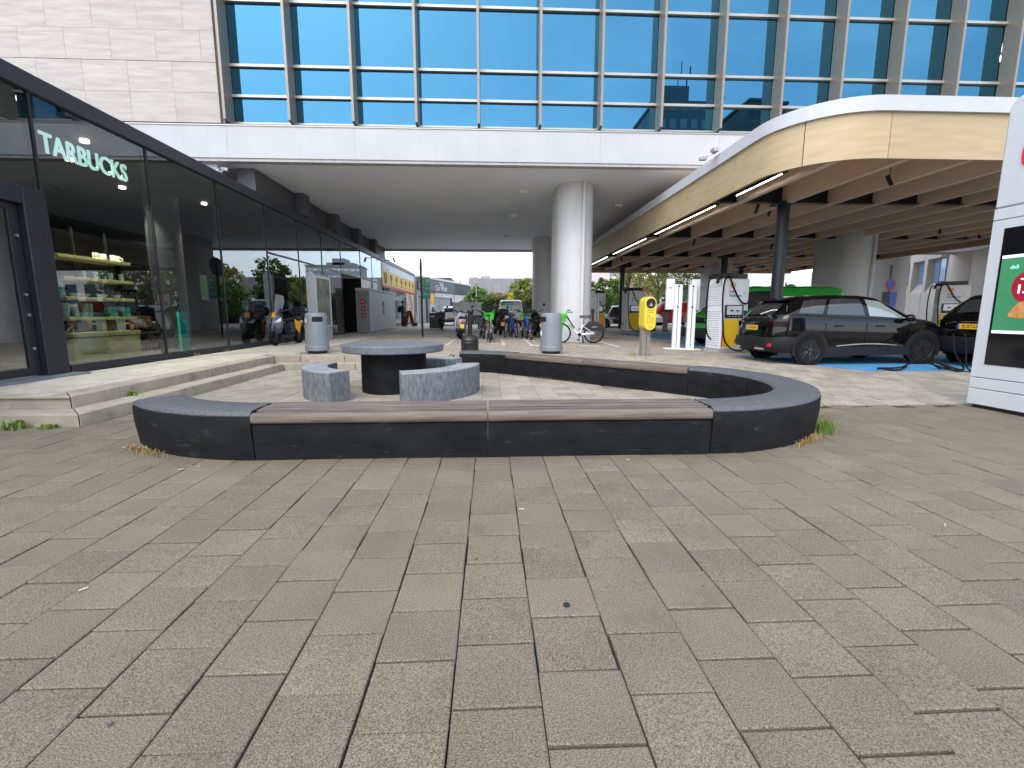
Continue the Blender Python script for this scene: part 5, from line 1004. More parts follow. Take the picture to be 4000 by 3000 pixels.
scooter('motor_scooter', 'white scooter with orange number plate leaning, seen from behind', (-1.2, 18.4, .3), R(97), M('scooter_white', (.6, .61, .66), .35, coat=.3), black, R(7))
scooter('motor_scooter', 'black scooter with front crate and round white mirror by the dark containers', (-2.75, 27.3, .3), R(-84), black, black, R(4), crate=True)
scooter('motor_scooter', 'black scooter with mirrors parked close to the second pier', (1.98, 19.2, .3), R(95), M('scooter_black', (.012, .012, .014), .25), black, R(-5))
scooter('motor_scooter', 'black scooter standing behind the row of blue bicycles', (.35, 21.5, .3), R(100), MATS['scooter_black'], black, R(6), box=True)
# ================================================================== people and things at the shop end
def person(label, loc, rz):
    t = thing('person', label, 'person', loc, rz)
    V = [(0, 0, .95), (0, .01, 1.15), (0, .02, 1.36), (0, 0, 1.5), (0, -.02, 1.58), (.2, .02, 1.42), (.24, .03, 1.15), (.2, -.12, .95), (-.2, .02, 1.42), (-.25, .04, 1.15), (-.22, -.1, .93), (.1, 0, .9), (.11, -.02, .5), (.11, .03, .08), (.12, -.12, .04), (-.1, 0, .9), (-.12, .02, .5), (-.13, .06, .08), (-.14, -.09, .04)]
    E_ = [(0, 1), (1, 2), (2, 3), (3, 4), (2, 5), (5, 6), (6, 7), (2, 8), (8, 9), (9, 10), (0, 11), (11, 12), (12, 13), (13, 14), (0, 15), (15, 16), (16, 17), (17, 18)]
    rad = [.15, .15, .17, .07, .06, .085, .065, .045, .085, .065, .045, .11, .085, .06, .045, .11, .085, .06, .045]
    me = bpy.data.meshes.new('body'); me.from_pydata(V, E_, []); ob = bpy.data.objects.new('body', me); COL.objects.link(ob); ob.parent = t; me.materials.append(M('black_clothing', (.012, .012, .014), .8, bump=.3, bscale=14))
    sk = ob.modifiers.new('skin', 'SKIN'); 
    for i, r in enumerate(rad): me.skin_vertices[0].data[i].radius = (r, r * .8)
    me.skin_vertices[0].data[0].use_root = True; ob.modifiers.new('sub', 'SUBSURF').render_levels = 2
    for p in me.polygons: p.use_smooth = True
    MB().sphere((0, -.02, 1.7), .11, 14, 10, (.85, 1, 1.15)).sphere((0, -.13, 1.69), .02, 6, 5).build('head', M('skin', (.3, .17, .11), .6), t, smooth=True)
    MB().sphere((0, .0, 1.735), .118, 14, 8, (.88, 1, 1.0)).build('hair', M('hair_dark', (.015, .012, .01), .7), t, smooth=True)
    for s_ in (-1, 1):
        h = MB().sphere((s_ * .21, -.13, .9), .045, 8, 6, (.6, .8, 1.1))
        for q in range(4): h.tube([(s_ * .21, -.16 + .025 * q, .88), (s_ * .205, -.165 + .025 * q, .82), (s_ * .195, -.16 + .025 * q, .785)], .009, 5)
        h.tube([(s_ * .2, -.16, .9), (s_ * .185, -.19, .86)], .011, 5); h.build('hand', MATS['skin'], t, smooth=True)
    MB().loft([sec_ring(0, 0, 0, w, h, 12, .6) for w, h in ((.1, .1),)] * 2) if False else None
    MB().loft([[(x * w, .17 + d * dd_, z) for x, dd_ in ((-1, 0), (-.8, 1), (.8, 1), (1, 0))] for z, w, d in ((1.02, .13, .1), (1.1, .17, .2), (1.35, .17, .18), (1.48, .11, .08))]).build('backpack', M('backpack_black', (.02, .02, .022), .7), t, smooth=True)
    return t
person('person in black clothes with a dark backpack standing at the shop entrance', (-6.15, 33.9, .3), R(80))
t = thing('sandwich_board', 'orange and black folding advert board by the shop entrance', 'sign board', (-5.95, 35.2, .3), R(-60))
for s_ in (-1, 1): MB().ext([(-.35, 0), (.35, 0), (.3, 1.15), (-.3, 1.15)], (0, s_ * .3, 0), (1, 0, 0), (0, -s_ * .22, 1), (0, s_ * .02, 0)).build('panel', M('board_orange', (.5, .09, .02), .5, col2=(.05, .03, .03), scale=4), t)
for k, (x, y) in enumerate(((-3.3, 29.3),)):
    t = thing('waste_container', 'dark green waste container beside the crate scooter', 'container', (x, y, .3)); MB().box(-.38, .38, -.4, .4, .05, .9).build('body', M('container_dark', (.02, .025, .024), .5), t, bevel=.05); MB().loft([[(-.4, -.43, .9), (.4, -.43, .9), (.4, .42, .95), (-.4, .42, .95)], [(-.37, -.38, .97), (.37, -.38, .97), (.37, .38, 1.04), (-.37, .38, 1.04)]]).build('lid', black, t); MB().box(-.3, -.05, -.408, -.4, .72, .84).build('label_plate', M('pale_label', (.4, .42, .42), .5), t)
t = thing('info_board', 'low pale information board behind the white scooter', 'board', (-1.35, 28.5, .3)); MB().box(-.85, .85, -.04, .04, .85, 1.55).build('panel', M('board_pale', (.62, .64, .63), .5), t, bevel=.01); MB().box(-.7, -.62, -.03, .03, 0, .85).box(.62, .7, -.03, .03, 0, .85).build('legs', black, t); text('board_text', 'P+R', .16, MATS['sign_green'], t, (-.6, -.045, 1.42)); MB().box(-.95, 1.0, -.12, .06, 1.55, 1.6).build('cap', white, t)
# ================================================================== far vehicles
m_wcar = M('white_car_paint', (.68, .69, .7), .25, coat=.6, var=.03)
KH = dict(top=[(-1.95, .7), (-1.9, .95), (-1.6, 1.38), (-1.3, 1.47), (.2, 1.48), (.5, 1.38), (1.05, 1.0), (1.7, .85), (1.95, .6)], belt=[(-1.95, .6), (-1.7, .95), (.9, .93), (1.95, .5)], hw=[(-1.95, .75), (-1.7, .86), (1.5, .86), (1.95, .6)], hwt=[(-1.95, .6), (-1.4, .58), (.3, .6), (1, .6), (1.95, .4)], zb=[(-1.95, .25), (1.95, .25)], screens=[(-1.86, -1.64, .95, m_carglass, 'rear_window'), (.52, 1.0, .93, m_carglass, 'windscreen')], rim=steel)
def small_car(name, label, loc, rz, paint, K=KH, wh=(-1.2, 1.25), grp=None, gl=None, wrad=.31):
    t, s_, d_ = vehicle(name, label, 'car' if K is KH else 'van', loc, rz, K, paint, grp, wh, wrad, None, gl or [(-1.45, -.55, -1.3, -.5, .1, .9, m_carglass), (-.45, .85, -.42, .3, .1, .9, m_carglass)], 18)
    for q in (-1, 1): MB().box(K['top'][0][0] - .01, K['top'][0][0] + .08, q * .72 - .08, q * .72 + .08, .68, .84).build('tail_light', M('tail_bright', (.55, .02, .01), .25), t)
    MB().box(K['top'][0][0] - .03, K['top'][0][0] + .1, -.75, .75, .28, .5).build('rear_bumper', black, t, bevel=.03); plate(t, K['top'][0][0] - .032, .58, -1, 'TX-82-GH'); return t
wc = small_car('parked_car', 'white hatchback parked in front of the car wash', (-3.2, 38.6, .3), R(96), m_wcar)
KW = dict(top=[(-2.2, 1.55), (-2.15, 1.78), (-1.9, 1.84), (.6, 1.84), (.9, 1.75), (1.4, 1.2), (2.0, 1.0), (2.2, .6)], belt=[(-2.2, 1.0), (1.2, 1.02), (2.2, .5)], hw=[(-2.2, .84), (-2, .9), (1.7, .9), (2.2, .65)], hwt=[(-2.2, .72), (.6, .74), (1.4, .7), (2.2, .5)], zb=[(-2.2, .28), (2.2, .25)], screens=[(.92, 1.36, .93, m_carglass, 'windscreen')], rim=steel)
wv = small_car('parked_van', 'white van with green and blue rear window parked behind the bicycles', (1.5, 34.4, .3), R(88), m_wcar, KW, (-1.4, 1.4), None, [(-.1, 1.2, 0, .75, .1, .8, m_carglass)], .32)
m_vg = M('van_green_film', (.02, .28, .1), .15, coat=.5); m_vb = M('van_blue_film', (.02, .2, .5), .15); m_vgr = M('van_pale_glass', (.35, .38, .38), .1)
for (a, b, mt) in ((.02, .66, m_vg), (-.1, .02, m_vb), (-.66, -.1, m_vgr)): MB().loft([[(-2.215, a, 1.12), (-2.215, b, 1.12)], [(-2.21, a * .98, 1.5), (-2.21, b * .98, 1.5)], [(-2.17, a * .9, 1.72), (-2.17, b * .9, 1.72)]], False, False).build('rear_glass', mt, wv)
c = copy_tree(wc, (12.4, 38, .3), R(-70), 'white hatchback parked beyond the far end of the canopy'); copy_tree(wc, (6.3, 31.8, .3), R(10), 'white hatchback glimpsed between the two round-ended piers and the far charger')
small_car('parked_car', 'dark grey hatchback beside the far charger under the canopy', (9.2, 33.5, .3), R(80), M('grey_car_paint', (.05, .05, .055), .2, coat=.6))
t, s_, d_ = vehicle('parked_van', 'low red van with yellow lettering parked beyond the canopy', 'van', (14.6, 37.5, .3), R(176), KW, M('red_van_paint', (.4, .02, .02), .3), None, (-1.4, 1.4), .32, None, [(-.1, 1.2, 0, .75, .1, .8, m_carglass)], 18); text('van_text', 'PIZZA', .35, m_sy, t, (-.8, .91, .85), (-1, 0, 0), (0, 0, 1))
# ================================================================== background buildings
def P2(root): return lambda n, mb, mt, **k: P(n, mb, mt, root, **k)
# car wash
cw = thing('car_wash', 'low white-panelled car wash with grey sign fascia', 'building', (-5, 48, .3)); D = Vector((4.2, 14.0, 0)).normalized(); cwa = math.atan2(D.y, D.x)
cw.location = (-6.75, 45.2, .3); cw.rotation_euler = (0, 0, cwa)
m_wpan = M('white_cladding', (.56, .56, .55), .6, var=.1, scale=2); m_gsign = M('slate_sign', (.09, .11, .13), .5); m_dgr = M('roller_grey', (.28, .3, .31), .5)
MB().box(0, 15, .1, 9, 0, 4.3).build('block', m_wpan, cw); MB().box(-.05, 15.1, -.12, 9, 4.3, 4.5).build('roof_edge', M('roof_trim_pale', (.62, .62, .6), .5), cw)
MB().box(.0, 1.9, -.1, .1, 3.2, 4.25).build('sign_fascia', m_gsign, cw); MB().box(2.2, 9.3, -.14, .1, 3.1, 4.25).build('sign_fascia', m_gsign, cw); MB().box(9.3, 15, -.06, .1, 3.1, 4.25).build('sign_fascia', M('slate_band', (.05, .055, .06), .6), cw)
for (xx, sz) in ((.9, .48), (5.4, .75)): text('sign_text', 'Shell', sz * .75, white, cw, (xx, -.16, 3.95), bold=.01); text('sign_text', 'Car Wash', sz, white, cw, (xx, -.16, 3.5), bold=.012)
for (a, b) in ((.3, 1.9), (4.0, 8.4)):
    MB().box(a, b, .05, .12, 0, 2.6).build('wash_door', m_dgr, cw); MB().box(a - .1, b + .1, -.06, .1, 2.6, 3.05).build('shutter_box', m_wpan, cw); MB().box(b, b + .3, -.05, .1, 0, 2.6).build('door_post', M('door_post_dark', (.06, .06, .06), .5), cw)
for j in range(7): MB().box(9.6, 15, .06, .1, .02 + .44 * j, .44 * j + .43).build('cladding_panel', m_wpan, cw)
MB().box(2.6, 3.6, -.1, .1, 0, 2.9).build('price_panel', m_wpan, cw); MB().box(2.65, 3.55, -.12, -.1, 1.9, 2.85).build('yellow_panel', m_sy, cw); MB().cyl((3.1, -.25, 1.1), (3.1, -.1, 1.1), .28, n=16).build('hose_reel', M('reel_dark', (.05, .02, .02), .4), cw)
def block_building(name, label, x, y, w, d, h, wall, win, nx, nz, rz=0., ww=.6, wh=.55, z0=.06, roof=None, face=-1, frame=None):
    t = thing(name, label, 'building', (x, y, .2), rz)
    MB().box(-w / 2, w / 2, 0, d, 0, h).build('wall', wall, t); MB().box(-w / 2 - .3, w / 2 + .3, -.3, d + .3, h, h + .5).build('roof_edge', roof or wall, t)
    dx = w / nx; dz = h / nz
    for i in range(nx):
        for j in range(nz): MB().box(-w / 2 + dx * (i + .5 - ww / 2), -w / 2 + dx * (i + .5 + ww / 2), -.06, .05, dz * (j + .5 - wh / 2) + z0, dz * (j + .5 + wh / 2) + z0).build('window', win, t)
    return t
m_win = M('far_window', (.06, .09, .13), .08, var=.3, scale=.3); m_winb = M('far_window_blue', (.12, .2, .32), .08, var=.4, scale=.2)
m_brick = M('dark_red_brick', (.12, .055, .045), .85, var=.2, scale=.6); m_rtile = M('red_roof_tile', (.2, .09, .075), .8, var=.2, scale=.8); m_stone = M('light_concrete', (.44, .42, .39), .8, var=.1, scale=.3); m_groof = M('grey_metal_roof', (.13, .12, .12), .6, col2=(.2, .185, .18), scale=1.5, stretch=(1.2, .1, .1))
block_building('apartment_block', 'pale blue and white apartment block rising over the grey roof', -1.6, 150, 9.5, 12, 10.6, M('apartment_grey', (.38, .42, .47), .7), m_winb, 6, 5, 0, .75, .6, roof=MATS['apartment_grey'])
t = thing('roof_house', 'round grey roof house on top of the pale apartment block', 'roof house', (-5.0, 153, 11.3)); MB().cyl((0, 0, 0), (0, 0, 1.4), 1.2, n=18).build('drum', MATS['apartment_grey'], t); MB().box(2.2, 5.2, -2, 4, 0, 1.6).build('lift_house', M('liftbox', (.3, .29, .28), .7), t)
# grey-roofed hall
t = thing('market_hall', 'long hall with steep grey ribbed roof behind the shrubs', 'building', (3, 72, .2)); MB().box(-6, 22, 0, 14, 0, 3.4).build('wall', M('hall_wall', (.12, .12, .12), .7), t)
rf = MB().ext([(0, 3.2), (8, 6.8), (16, 3.2)], (-6.4, -.6, 0), (0, 1, 0), (0, 0, 1), (29.4, 0, 0)).build('roof', m_groof, t)
for k in range(59): MB().ext([(0, 3.24), (8, 6.86), (8, 6.94), (0, 3.32)], (-6.4 + .5 * k, -.6, 0), (0, 1, 0), (0, 0, 1), (.06, 0, 0)).build('roof_rib', m_groof, rf)
MB().box(-6.4, 23, -.7, -.5, 3.0, 3.25).build('gutter', white, t)
for k in range(7): MB().box(-5.5 + 4 * k, -3 + 4 * k, -.05, .05, 1, 2.9).build('window', m_win, t)
# dark red building behind the car wash, gabled houses
t = thing('brick_hall', 'dark red brick building above the car wash roof', 'building', (-9.5, 66, .2)); MB().box(-8, 4, 0, 10, 0, 5.6).build('wall', m_brick, t); MB().box(-8.2, 4.2, -.2, 10.2, 5.6, 5.9).build('roof_edge', M('roof_edge_dark', (.1, .07, .06), .7), t)
for k in range(3):
    t = thing('gabled_house', 'red-roofed gabled house peeking over the grey hall', 'house', (-8.6 + 2.7 * k, 96, .2), group='gabled houses behind the hall'); MB().box(-1.2, 1.2, 0, 9, 0, 5.4).build('wall', m_brick, t); MB().ext([(-1.35, 5.3), (1.35, 5.3), (0, 7.5)], (0, -.3, 0), (1, 0, 0), (0, 0, 1), (0, 9.6, 0)).build('roof', m_rtile, t); MB().box(-.3, .3, -.36, -.25, 5.5, 6.2).build('window', m_win, t)
block_building('apartment_tower', 'grey slab apartment block beyond the canopy, mirrored in the shop glass', 50, 200, 22, 14, 20, M('slab_grey', (.2, .22, .25), .7), M('slab_window', (.5, .53, .56), .4, var=.3, scale=.3), 9, 7, R(-6), .8, .32)
t = thing('lift_tower', 'stepped lift tower on the grey slab apartment block', 'roof house', (49, 203, 20.7)); MB().box(-2.5, 2.5, 0, 8, 0, 3).box(-6, 5, 0, 8, 0, 1.3).build('box', MATS['slab_grey'], t)
t = thing('side_sign', 'pale pink hoarding beyond the canopy by the grey slab block', 'hoarding', (15.4, 66, .2)); MB().box(-1.3, 1.3, 0, .3, 2.5, 6.6).build('panel', M('pale_pink', (.6, .5, .5), .6), t); MB().box(-1.0, -.8, 0, .3, 0, 2.5).box(.8, 1.0, 0, .3, 0, 2.5).build('legs', blackmetal, t)
t = thing('banner', 'small red and white street banner near the far charger', 'banner', (13.3, 41.5, .3)); MB().cyl((0, 0, 0), (0, 0, 2.6), .04, n=8).build('pole', steel, t); MB().box(.05, .9, -.01, .01, 1.0, 2.5).build('cloth', M('banner_red', (.5, .05, .06), .6, col2=(.7, .6, .6), scale=3), t)
# low white building with a row of windows
t = thing('white_office', 'low white building with a row of square windows behind the van', 'building', (38, 60, .2)); MB().box(-14, 12, 0, 10, 0, 6.2).build('wall', M('white_render', (.66, .64, .62), .7, var=.05), t)
for k in range(11): MB().box(-13.2 + 2.25 * k, -11.9 + 2.25 * k, -.05, .1, 2.1, 4.5).build('window', m_win, t); MB().box(-13.4 + 2.25 * k, -11.7 + 2.25 * k, -.15, .0, 1.95, 2.1).build('sill', MATS['white_render'], t)
# concrete block on the right with splayed window recesses
m_fair = M('fair_faced_concrete', (.4, .365, .325), .8, var=.1, scale=.5, bump=.2, bscale=8, stain=((.3, .27, .24), 1, .5, .75, (1, 1, .3), .5))
t = thing('concrete_block', 'beige concrete office with deep splayed window recesses beyond the parking sign', 'building', (38.0, 44.0, .2)); ca = math.atan2(31.7 - 44, 33 - 38); t.rotation_euler = (0, 0, ca)
MB().box(-6, 20, .5, 14, 0, 9.5).build('wall', m_fair, t)       # local x runs towards the camera, face on local -y... (recess depth .5)
for k in range(6):
    x0 = -5.6 + 2.55 * k
    for (z0, z1, nm) in ((0, 2.7, 'lower_panel'), (5.3, 9.5, 'upper_panel')): MB().box(x0, x0 + 2.5, 0, .5, z0, z1).build(nm, m_fair, t)
    MB().box(x0, x0 + .5, 0, .5, 2.7, 5.3).build('rib', m_fair, t); MB().ext([(0, 2.7), (.5, 2.7), (.5, 3.5)], (x0 + .5, 0, 0), (0, 1, 0), (0, 0, 1), (2.0, 0, 0)).build('splayed_sill', m_fair, t)
    w = MB().box(x0 + .75, x0 + 2.35, .42, .49, 3.5, 5.2).build('window', m_winb, t); MB().box(x0 + 1.5, x0 + 1.56, .40, .42, 3.5, 5.2).build('frame', m_frame, w)
MB().cyl((11.3, 2.4, 0), (11.3, 2.4, 9.5), 2.4, n=24).build('round_corner', m_fair, t, smooth=True)
# parking sign pole on the right, green round sign
t = thing('parking_sign', 'pole with round no-stopping sign and blue parking panels under the canopy edge', 'sign', (22.3, 25.6, .3)); MB().cyl((0, 0, 0), (0, 0, 3.6), .05, n=10).build('pole', M('pole_grey', (.12, .12, .13), .5), t); MB().cyl((0, -.06, 2.55), (0, -.05, 2.55), .3, n=24).build('round_sign', M('sign_red2', (.5, .02, .05), .4), t); MB().cyl((0, -.066, 2.55), (0, -.06, 2.55), .22, n=24).build('sign_face', M('sign_blue', (.04, .1, .5), .4), t)
MB().box(.02, .42, -.07, -.05, 1.3, 2.15).build('blue_panel', MATS['sign_blue'], t); MB().box(-.42, -.02, -.07, -.05, 1.3, 2.15).build('dark_panel', blackmetal, t)
t = thing('green_sign', 'round green shop sign on a pole beyond the green van', 'sign', (23.3, 36.5, .3)); MB().cyl((0, 0, 0), (0, 0, 3.3), .06, n=10).build('pole', blackmetal, t); MB().cyl((.35, -.1, 2.6), (.35, -.04, 2.6), .62, n=26).build('disc', M('disc_green', (.01, .25, .1), .4), t)
# fence, lamp posts
t = thing('timber_fence', 'dark vertical board fence behind the parked bicycles', 'fence', (1.5, 40.5, .3))
for k in range(46): MB().box(-4.6 + .2 * k, -4.42 + .2 * k, 0 + .01 * (k % 2), .03 + .01 * (k % 2), 0, 1.62).build('board', M('fence_dark', (.035, .033, .032), .8, objr=.15), t)
MB().box(-4.6, 4.6, .04, .1, 1.3, 1.4).build('rail', MATS['fence_dark'], t); MB().box(1.3, 4.6, -.02, .05, 1.62, 1.7).build('top_rail', MATS['fence_dark'], t)
t = thing('lamp_post', 'thin pale lamp post between the shrubs', 'lamp post', (-1.2, 43, .3)); MB().cyl((0, 0, 0), (0, 0, 3.6), .05, n=8).build('pole', M('pole_pale', (.6, .6, .58), .4), t); MB().box(-.3, .3, -.12, .12, 3.6, 3.7).build('lamp_head', MATS['pole_pale'], t)
# towers behind the viewer: they show in the blue glass
tw1 = block_building('office_tower', 'grey tower with stepped top across the plaza, mirrored in the blue glass', 42, -74, 13.6, 15, 45.5, M('tower_grey', (.16, .18, .2), .6), M('tower_window', (.3, .36, .4), .3), 6, 13, R(180), .6, .5)
t = thing('tower_top', 'grey plant room with masts on the mirrored tower', 'roof house', (40.5, -80, 46.2)); MB().box(-3, 3, -4, 4, 0, 4).build('box', MATS['tower_grey'], t); MB().cyl((2, 0, 4.2), (2, 0, 9), .1, n=6).cyl((-4, 0, 4.2), (-4, 0, 7), .08, n=6).cyl((4, 0, 4.2), (4, 0, 8), .15, n=6).build('masts', blackmetal, t)
block_building('office_tower', 'dark tower with round roof tanks beside the grey mirrored tower', 58, -72, 8.6, 12, 44.5, M('tower_dark', (.12, .12, .11), .6), m_win, 5, 11, R(180), .5, .5)
t = thing('roof_tanks', 'round tanks on the dark mirrored tower', 'tank', (56.5, -77, 45.2)); MB().sphere((0, 0, .6), 1.1, 12, 8).sphere((2.6, 0, .9), 1.3, 12, 8).build('tanks', MATS['tower_dark'], t)
block_building('office_tower', 'pale tower beyond the dark mirrored tower', 71, -80, 12, 12, 46, m_stone, m_win, 8, 12, R(180), .6, .5)
# ================================================================== trees and shrubs
def leaf_mat(name, c1, c2):
    m = M(name, c1, .7, col2=c2, scale=2.2, island=.3, spec=.2); return m
lm = [leaf_mat('leaf_green', (.07, .15, .025), (.15, .27, .05)), leaf_mat('leaf_yellowgreen', (.17, .22, .045), (.3, .34, .09)), leaf_mat('leaf_dark', (.05, .1, .03), (.1, .18, .05)), leaf_mat('leaf_yellow', (.42, .36, .03), (.6, .52, .06)), leaf_mat('leaf_olive', (.17, .15, .04), (.28, .26, .08))]
m_bark = M('bark', (.09, .07, .055), .9, bump=.6, bscale=14)
def tree(name, label, x, y, h, rx, mat, seed, clumps=80, per=34, trunk=.3, low_=.3, size=.2, grp=None, cat='tree', tr=.14, z0=.3):
    r = random.Random(seed); t = thing(name, label, cat, (x, y, z0), r.uniform(0, 6), grp)
    tb = MB(); pts = [(0, 0, -.1)]; px_, py_ = 0., 0.
    for k in range(1, 7): px_ += r.uniform(-.06, .06); py_ += r.uniform(-.06, .06); pts.append((px_, py_, h * .85 * k / 6))
    tb.tube(pts, [tr * (1 - .13 * k) for k in range(7)], 8)
    cz = h * (low_ + (1 - low_) / 2); hz = h * (1 - low_) / 2; cents = []
    for k in range(clumps):
        while 1:
            a, b, c = r.uniform(-1, 1), r.uniform(-1, 1), r.uniform(-1, 1); d = a * a + b * b + c * c
            if d < 1 and r.random() < .25 + d: break
        lump = 1 + .28 * math.sin(3 * math.atan2(b, a) + seed) * math.cos(2.5 * c + seed)
        cents.append((a * rx * lump * (1 - .25 * max(0, c)), b * rx * lump * (1 - .25 * max(0, c)), cz + c * hz))
    for k in range(0, clumps, max(1, clumps // 14)):
        c = cents[k]; zb = min(c[2] * .75, h * .7); tb.tube([(0, 0, zb * .8), (c[0] * .5, c[1] * .5, (zb + c[2]) / 2), c], [tr * .42, tr * .25, tr * .08], 5)
    tb.build('trunk', m_bark, t, smooth=True)
    lb = MB()
    for c in cents:
        cr = r.uniform(.25, .55) * rx * .42
        for q in range(per):
            d = Vector((r.gauss(0, 1), r.gauss(0, 1), r.gauss(0, .8))); d = d.normalized() * cr * r.random() ** .5; p = Vector(c) + d
            u = Vector((r.gauss(0, 1), r.gauss(0, 1), r.gauss(0, 1))).normalized(); v = u.orthogonal().normalized(); s_ = size * r.uniform(.5, 1.15)
            lb.quad(p - u * s_ * .5, p + v * s_ * .28, p + u * s_ * .5, p - v * s_ * .28)
    lb.build('crown', mat, t, recalc=False); return t
tree('shrub', 'bright green rounded shrub left of the lamp post', -.9, 44.5, 3.3, 1.9, lm[0], 1, 105, 60, low_=.05, size=.3, cat='shrub')
tree('shrub', 'tall pale green shrub behind the white van', 3.3, 45, 4.1, 2.1, lm[1], 2, 135, 60, low_=.05, size=.28, cat='shrub')
tree('shrub', 'low loose shrub between the round shrub and the white van', 1.2, 44, 2.9, 1.6, lm[4], 3, 75, 60, low_=.05, size=.26, cat='shrub')
tree('shrub', 'yellow flowering shrub directly above the white van', 2.05, 42.4, 2.75, 1.1, lm[3], 4, 36, 36, low_=.1, size=.22, cat='shrub')
tree('shrub', 'dark shrub beside the second pier', 5.0, 43, 4.0, 1.6, lm[2], 5, 90, 60, low_=.05, size=.28, cat='shrub')
tree('shrub', 'dense green shrub beyond the pier at the canopy edge', 10.6, 44, 4.3, 2.2, lm[0], 6, 120, 60, low_=.05, size=.28, cat='shrub')
tree('young_tree', 'slender yellow-green young tree behind the canopy post', 12.6, 43.0, 8.2, 1.9, lm[1], 7, 80, 30, low_=.25, size=.2, tr=.1)
tree('young_tree', 'slender olive young tree behind the far charger', 15.2, 42.5, 8.0, 1.9, lm[4], 8, 80, 30, low_=.22, size=.2, tr=.1)
tree('street_tree', 'green street tree between the far charger and the white posts', 20.5, 52, 6.6, 2.8, lm[2], 9, 80, 40, low_=.12, size=.34)
tree('street_tree', 'sparse dark tree behind the white charging posts', 22.5, 48, 9.0, 2.4, lm[2], 10, 46, 26, low_=.3, size=.24)
tree('street_tree', 'bushy green tree by the end of the white building', 26.5, 54, 5.6, 2.6, lm[0], 11, 70, 40, low_=.1, size=.32)
tree('street_tree', 'tall leafy tree standing right of the dense shrub', 8.3, 50, 6.6, 2.6, lm[0], 12, 90, 40, low_=.25, size=.36)
tree('street_tree', 'tall olive tree farther along the street behind the canopy', 18.5, 58, 7.5, 3.0, lm[4], 13, 90, 40, low_=.25, size=.38)
tree('street_tree', 'dark street tree at the far end of the grey hall', 27, 66, 9.5, 3.6, lm[2], 14, 80, 40, low_=.2, size=.42)
t = thing('hedge_row', 'low clipped hedge along the street beyond the canopy', 'hedge', (18, 46, .3)); hb = MB(); rr = random.Random(5)
for q in range(2600):
    p = Vector((rr.uniform(-8, 8), rr.uniform(-.6, .6), rr.uniform(.1, 1.5))); u = Vector((rr.gauss(0, 1), rr.gauss(0, 1), rr.gauss(0, 1))).normalized(); v = u.orthogonal().normalized(); hb.quad(p - u * .13, p + v * .09, p + u * .13, p - v * .09)
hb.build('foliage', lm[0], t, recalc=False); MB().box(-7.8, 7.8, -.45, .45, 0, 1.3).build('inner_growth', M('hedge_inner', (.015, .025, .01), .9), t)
# ================================================================== weeds, litter
m_grass = leaf_mat('grass_blade', (.1, .17, .03), (.2, .27, .06)); m_dry = leaf_mat('dry_grass', (.25, .17, .07), (.36, .27, .12))
def tuft(label, x, y, z, n, hgt, spread, mat, seed, broad=False, name='weed', elong=0., ang=0.):
    r = random.Random(seed); mb = MB()
    for q in range(n):
        lx_ = r.gauss(0, spread) + r.uniform(-elong, elong); ly_ = r.gauss(0, spread * .6); a = r.uniform(0, 6.28); ln = hgt * r.uniform(.4, 1.1); w = .0035 if not broad else .014
        d = Vector((math.cos(a), math.sin(a), 0)); s2 = Vector((-d.y, d.x, 0)) * w * r.uniform(.6, 1.3); o = Vector((lx_ * math.cos(ang) - ly_ * math.sin(ang), lx_ * math.sin(ang) + ly_ * math.cos(ang), 0)); bend = r.uniform(.15, .8)
        p1 = o + d * ln * bend * .3 + Vector((0, 0, ln * .6)); p2 = o + d * ln * bend + Vector((0, 0, ln * (1.0 - .5 * bend)))
        mb.add([o - s2, o + s2, p1 + s2 * .8, p1 - s2 * .8, p2], [(0, 1, 2, 3), (3, 2, 4)])
    ob = mb.build(name, mat, recalc=False); ob.location = (x, y, z); tag(ob, label, 'weed', kind='stuff' if elong else None); return ob
tuft('green grass tuft at the foot of the curved bench corner', 3.62, 4.78, 0, 260, .17, .07, m_grass, 1, elong=.12, ang=R(48))
tuft('dry brown grass along the foot of the curved bench corner', 3.2, 4.42, 0, 260, .06, .05, m_dry, 2, elong=.28, ang=R(38))
tuft('dry grass wisps by the crooked paver near the bench corner', 3.98, 5.4, 0, 50, .1, .06, m_dry, 3)
tuft('leafy green weed growing against the lower step', -5.28, 5.33, 0, 60, .13, .05, m_grass, 4, True)
tuft('small weed near the step corner', -4.92, 5.34, 0, 30, .08, .05, m_grass, 5, True)
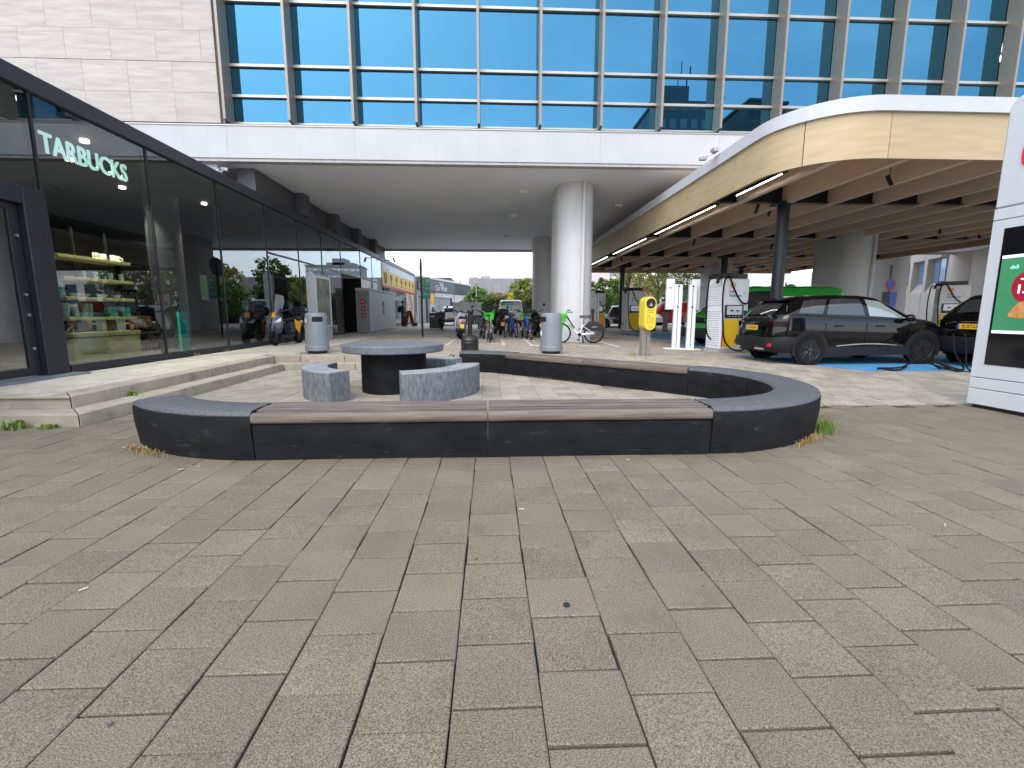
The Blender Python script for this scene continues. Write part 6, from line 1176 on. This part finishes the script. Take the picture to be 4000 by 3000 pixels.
tuft('weed in the lower step joint beside the bench end', -4.58, 6.5, 0, 22, .1, .03, m_grass, 6, True)
tuft('weed growing on the lower step under the upper riser', -4.94, 6.6, .15, 22, .1, .03, m_grass, 7, True)
tuft('dry weeds along the foot of the open bench end', -3.2, 4.35, 0, 200, .06, .05, m_dry, 8, elong=.3, ang=R(-32))
tuft('small weed by the post of the yellow bin', 3.5, 11.3, .24, 40, .16, .04, m_dry, 9)
tuft('weed at the foot of the rear bench end', -.35, 9.9, 0, 60, .2, .08, m_grass, 10)
tuft('dry weeds along the rear wooden bench foot', 1.2, 8.85, 0, 90, .06, .05, m_dry, 11, elong=.7, ang=R(135))
tuft('dry weed in the plinth joint of the glass shop', -6.78, 11.1, .3, 30, .1, .04, m_dry, 12)
tuft('second dry weed in the plinth joint of the glass shop', -6.78, 12.4, .3, 30, .1, .04, m_dry, 13)
m_but = M('cigarette_paper', (.42, .38, .31), .7); rl = random.Random(21)
for k, (x, y) in enumerate(((-2.45, 3.9), (-2.55, 3.82), (-3.5, 4.5), (.2, 2.9), (1.2, 3.9), (-1.9, 2.1), (2.75, 2.55))):
    o = MB().cyl((0, -.018, .005), (0, .018, .005), .0045, n=6).build('cigarette_butt', m_but); o.location = (x, y, .004); o.rotation_euler = (0, 0, rl.uniform(0, 3)); tag(o, 'white cigarette butt lying on the speckled pavers', 'litter', 'cigarette butts on the pavers')
o = MB().lathe([(.002, 0), (.014, .001), (.016, .006), (.002, .009)], 10).build('chewing_gum', black); o.location = (.33, 1.88, .003); tag(o, 'black dot of chewing gum in a paver joint', 'litter')
m_gum = M('old_gum', (.06, .058, .052), .9)
for k, (x, y) in enumerate(((-.08, 2.3), (-1.2, 1.35), (-.5, 3.2), (1.0, 2.0), (2.9, 2.9))):
    s_ = rl.uniform(.007, .011); o = MB().lathe([(s_, .0005), (s_ * .8, .0018), (.001, .002)], 12).build('gum_stain', m_gum); o.location = (x, y, .003); tag(o, 'flat dark gum stain trodden onto the speckled pavers', 'stain', 'gum stains on the pavers')
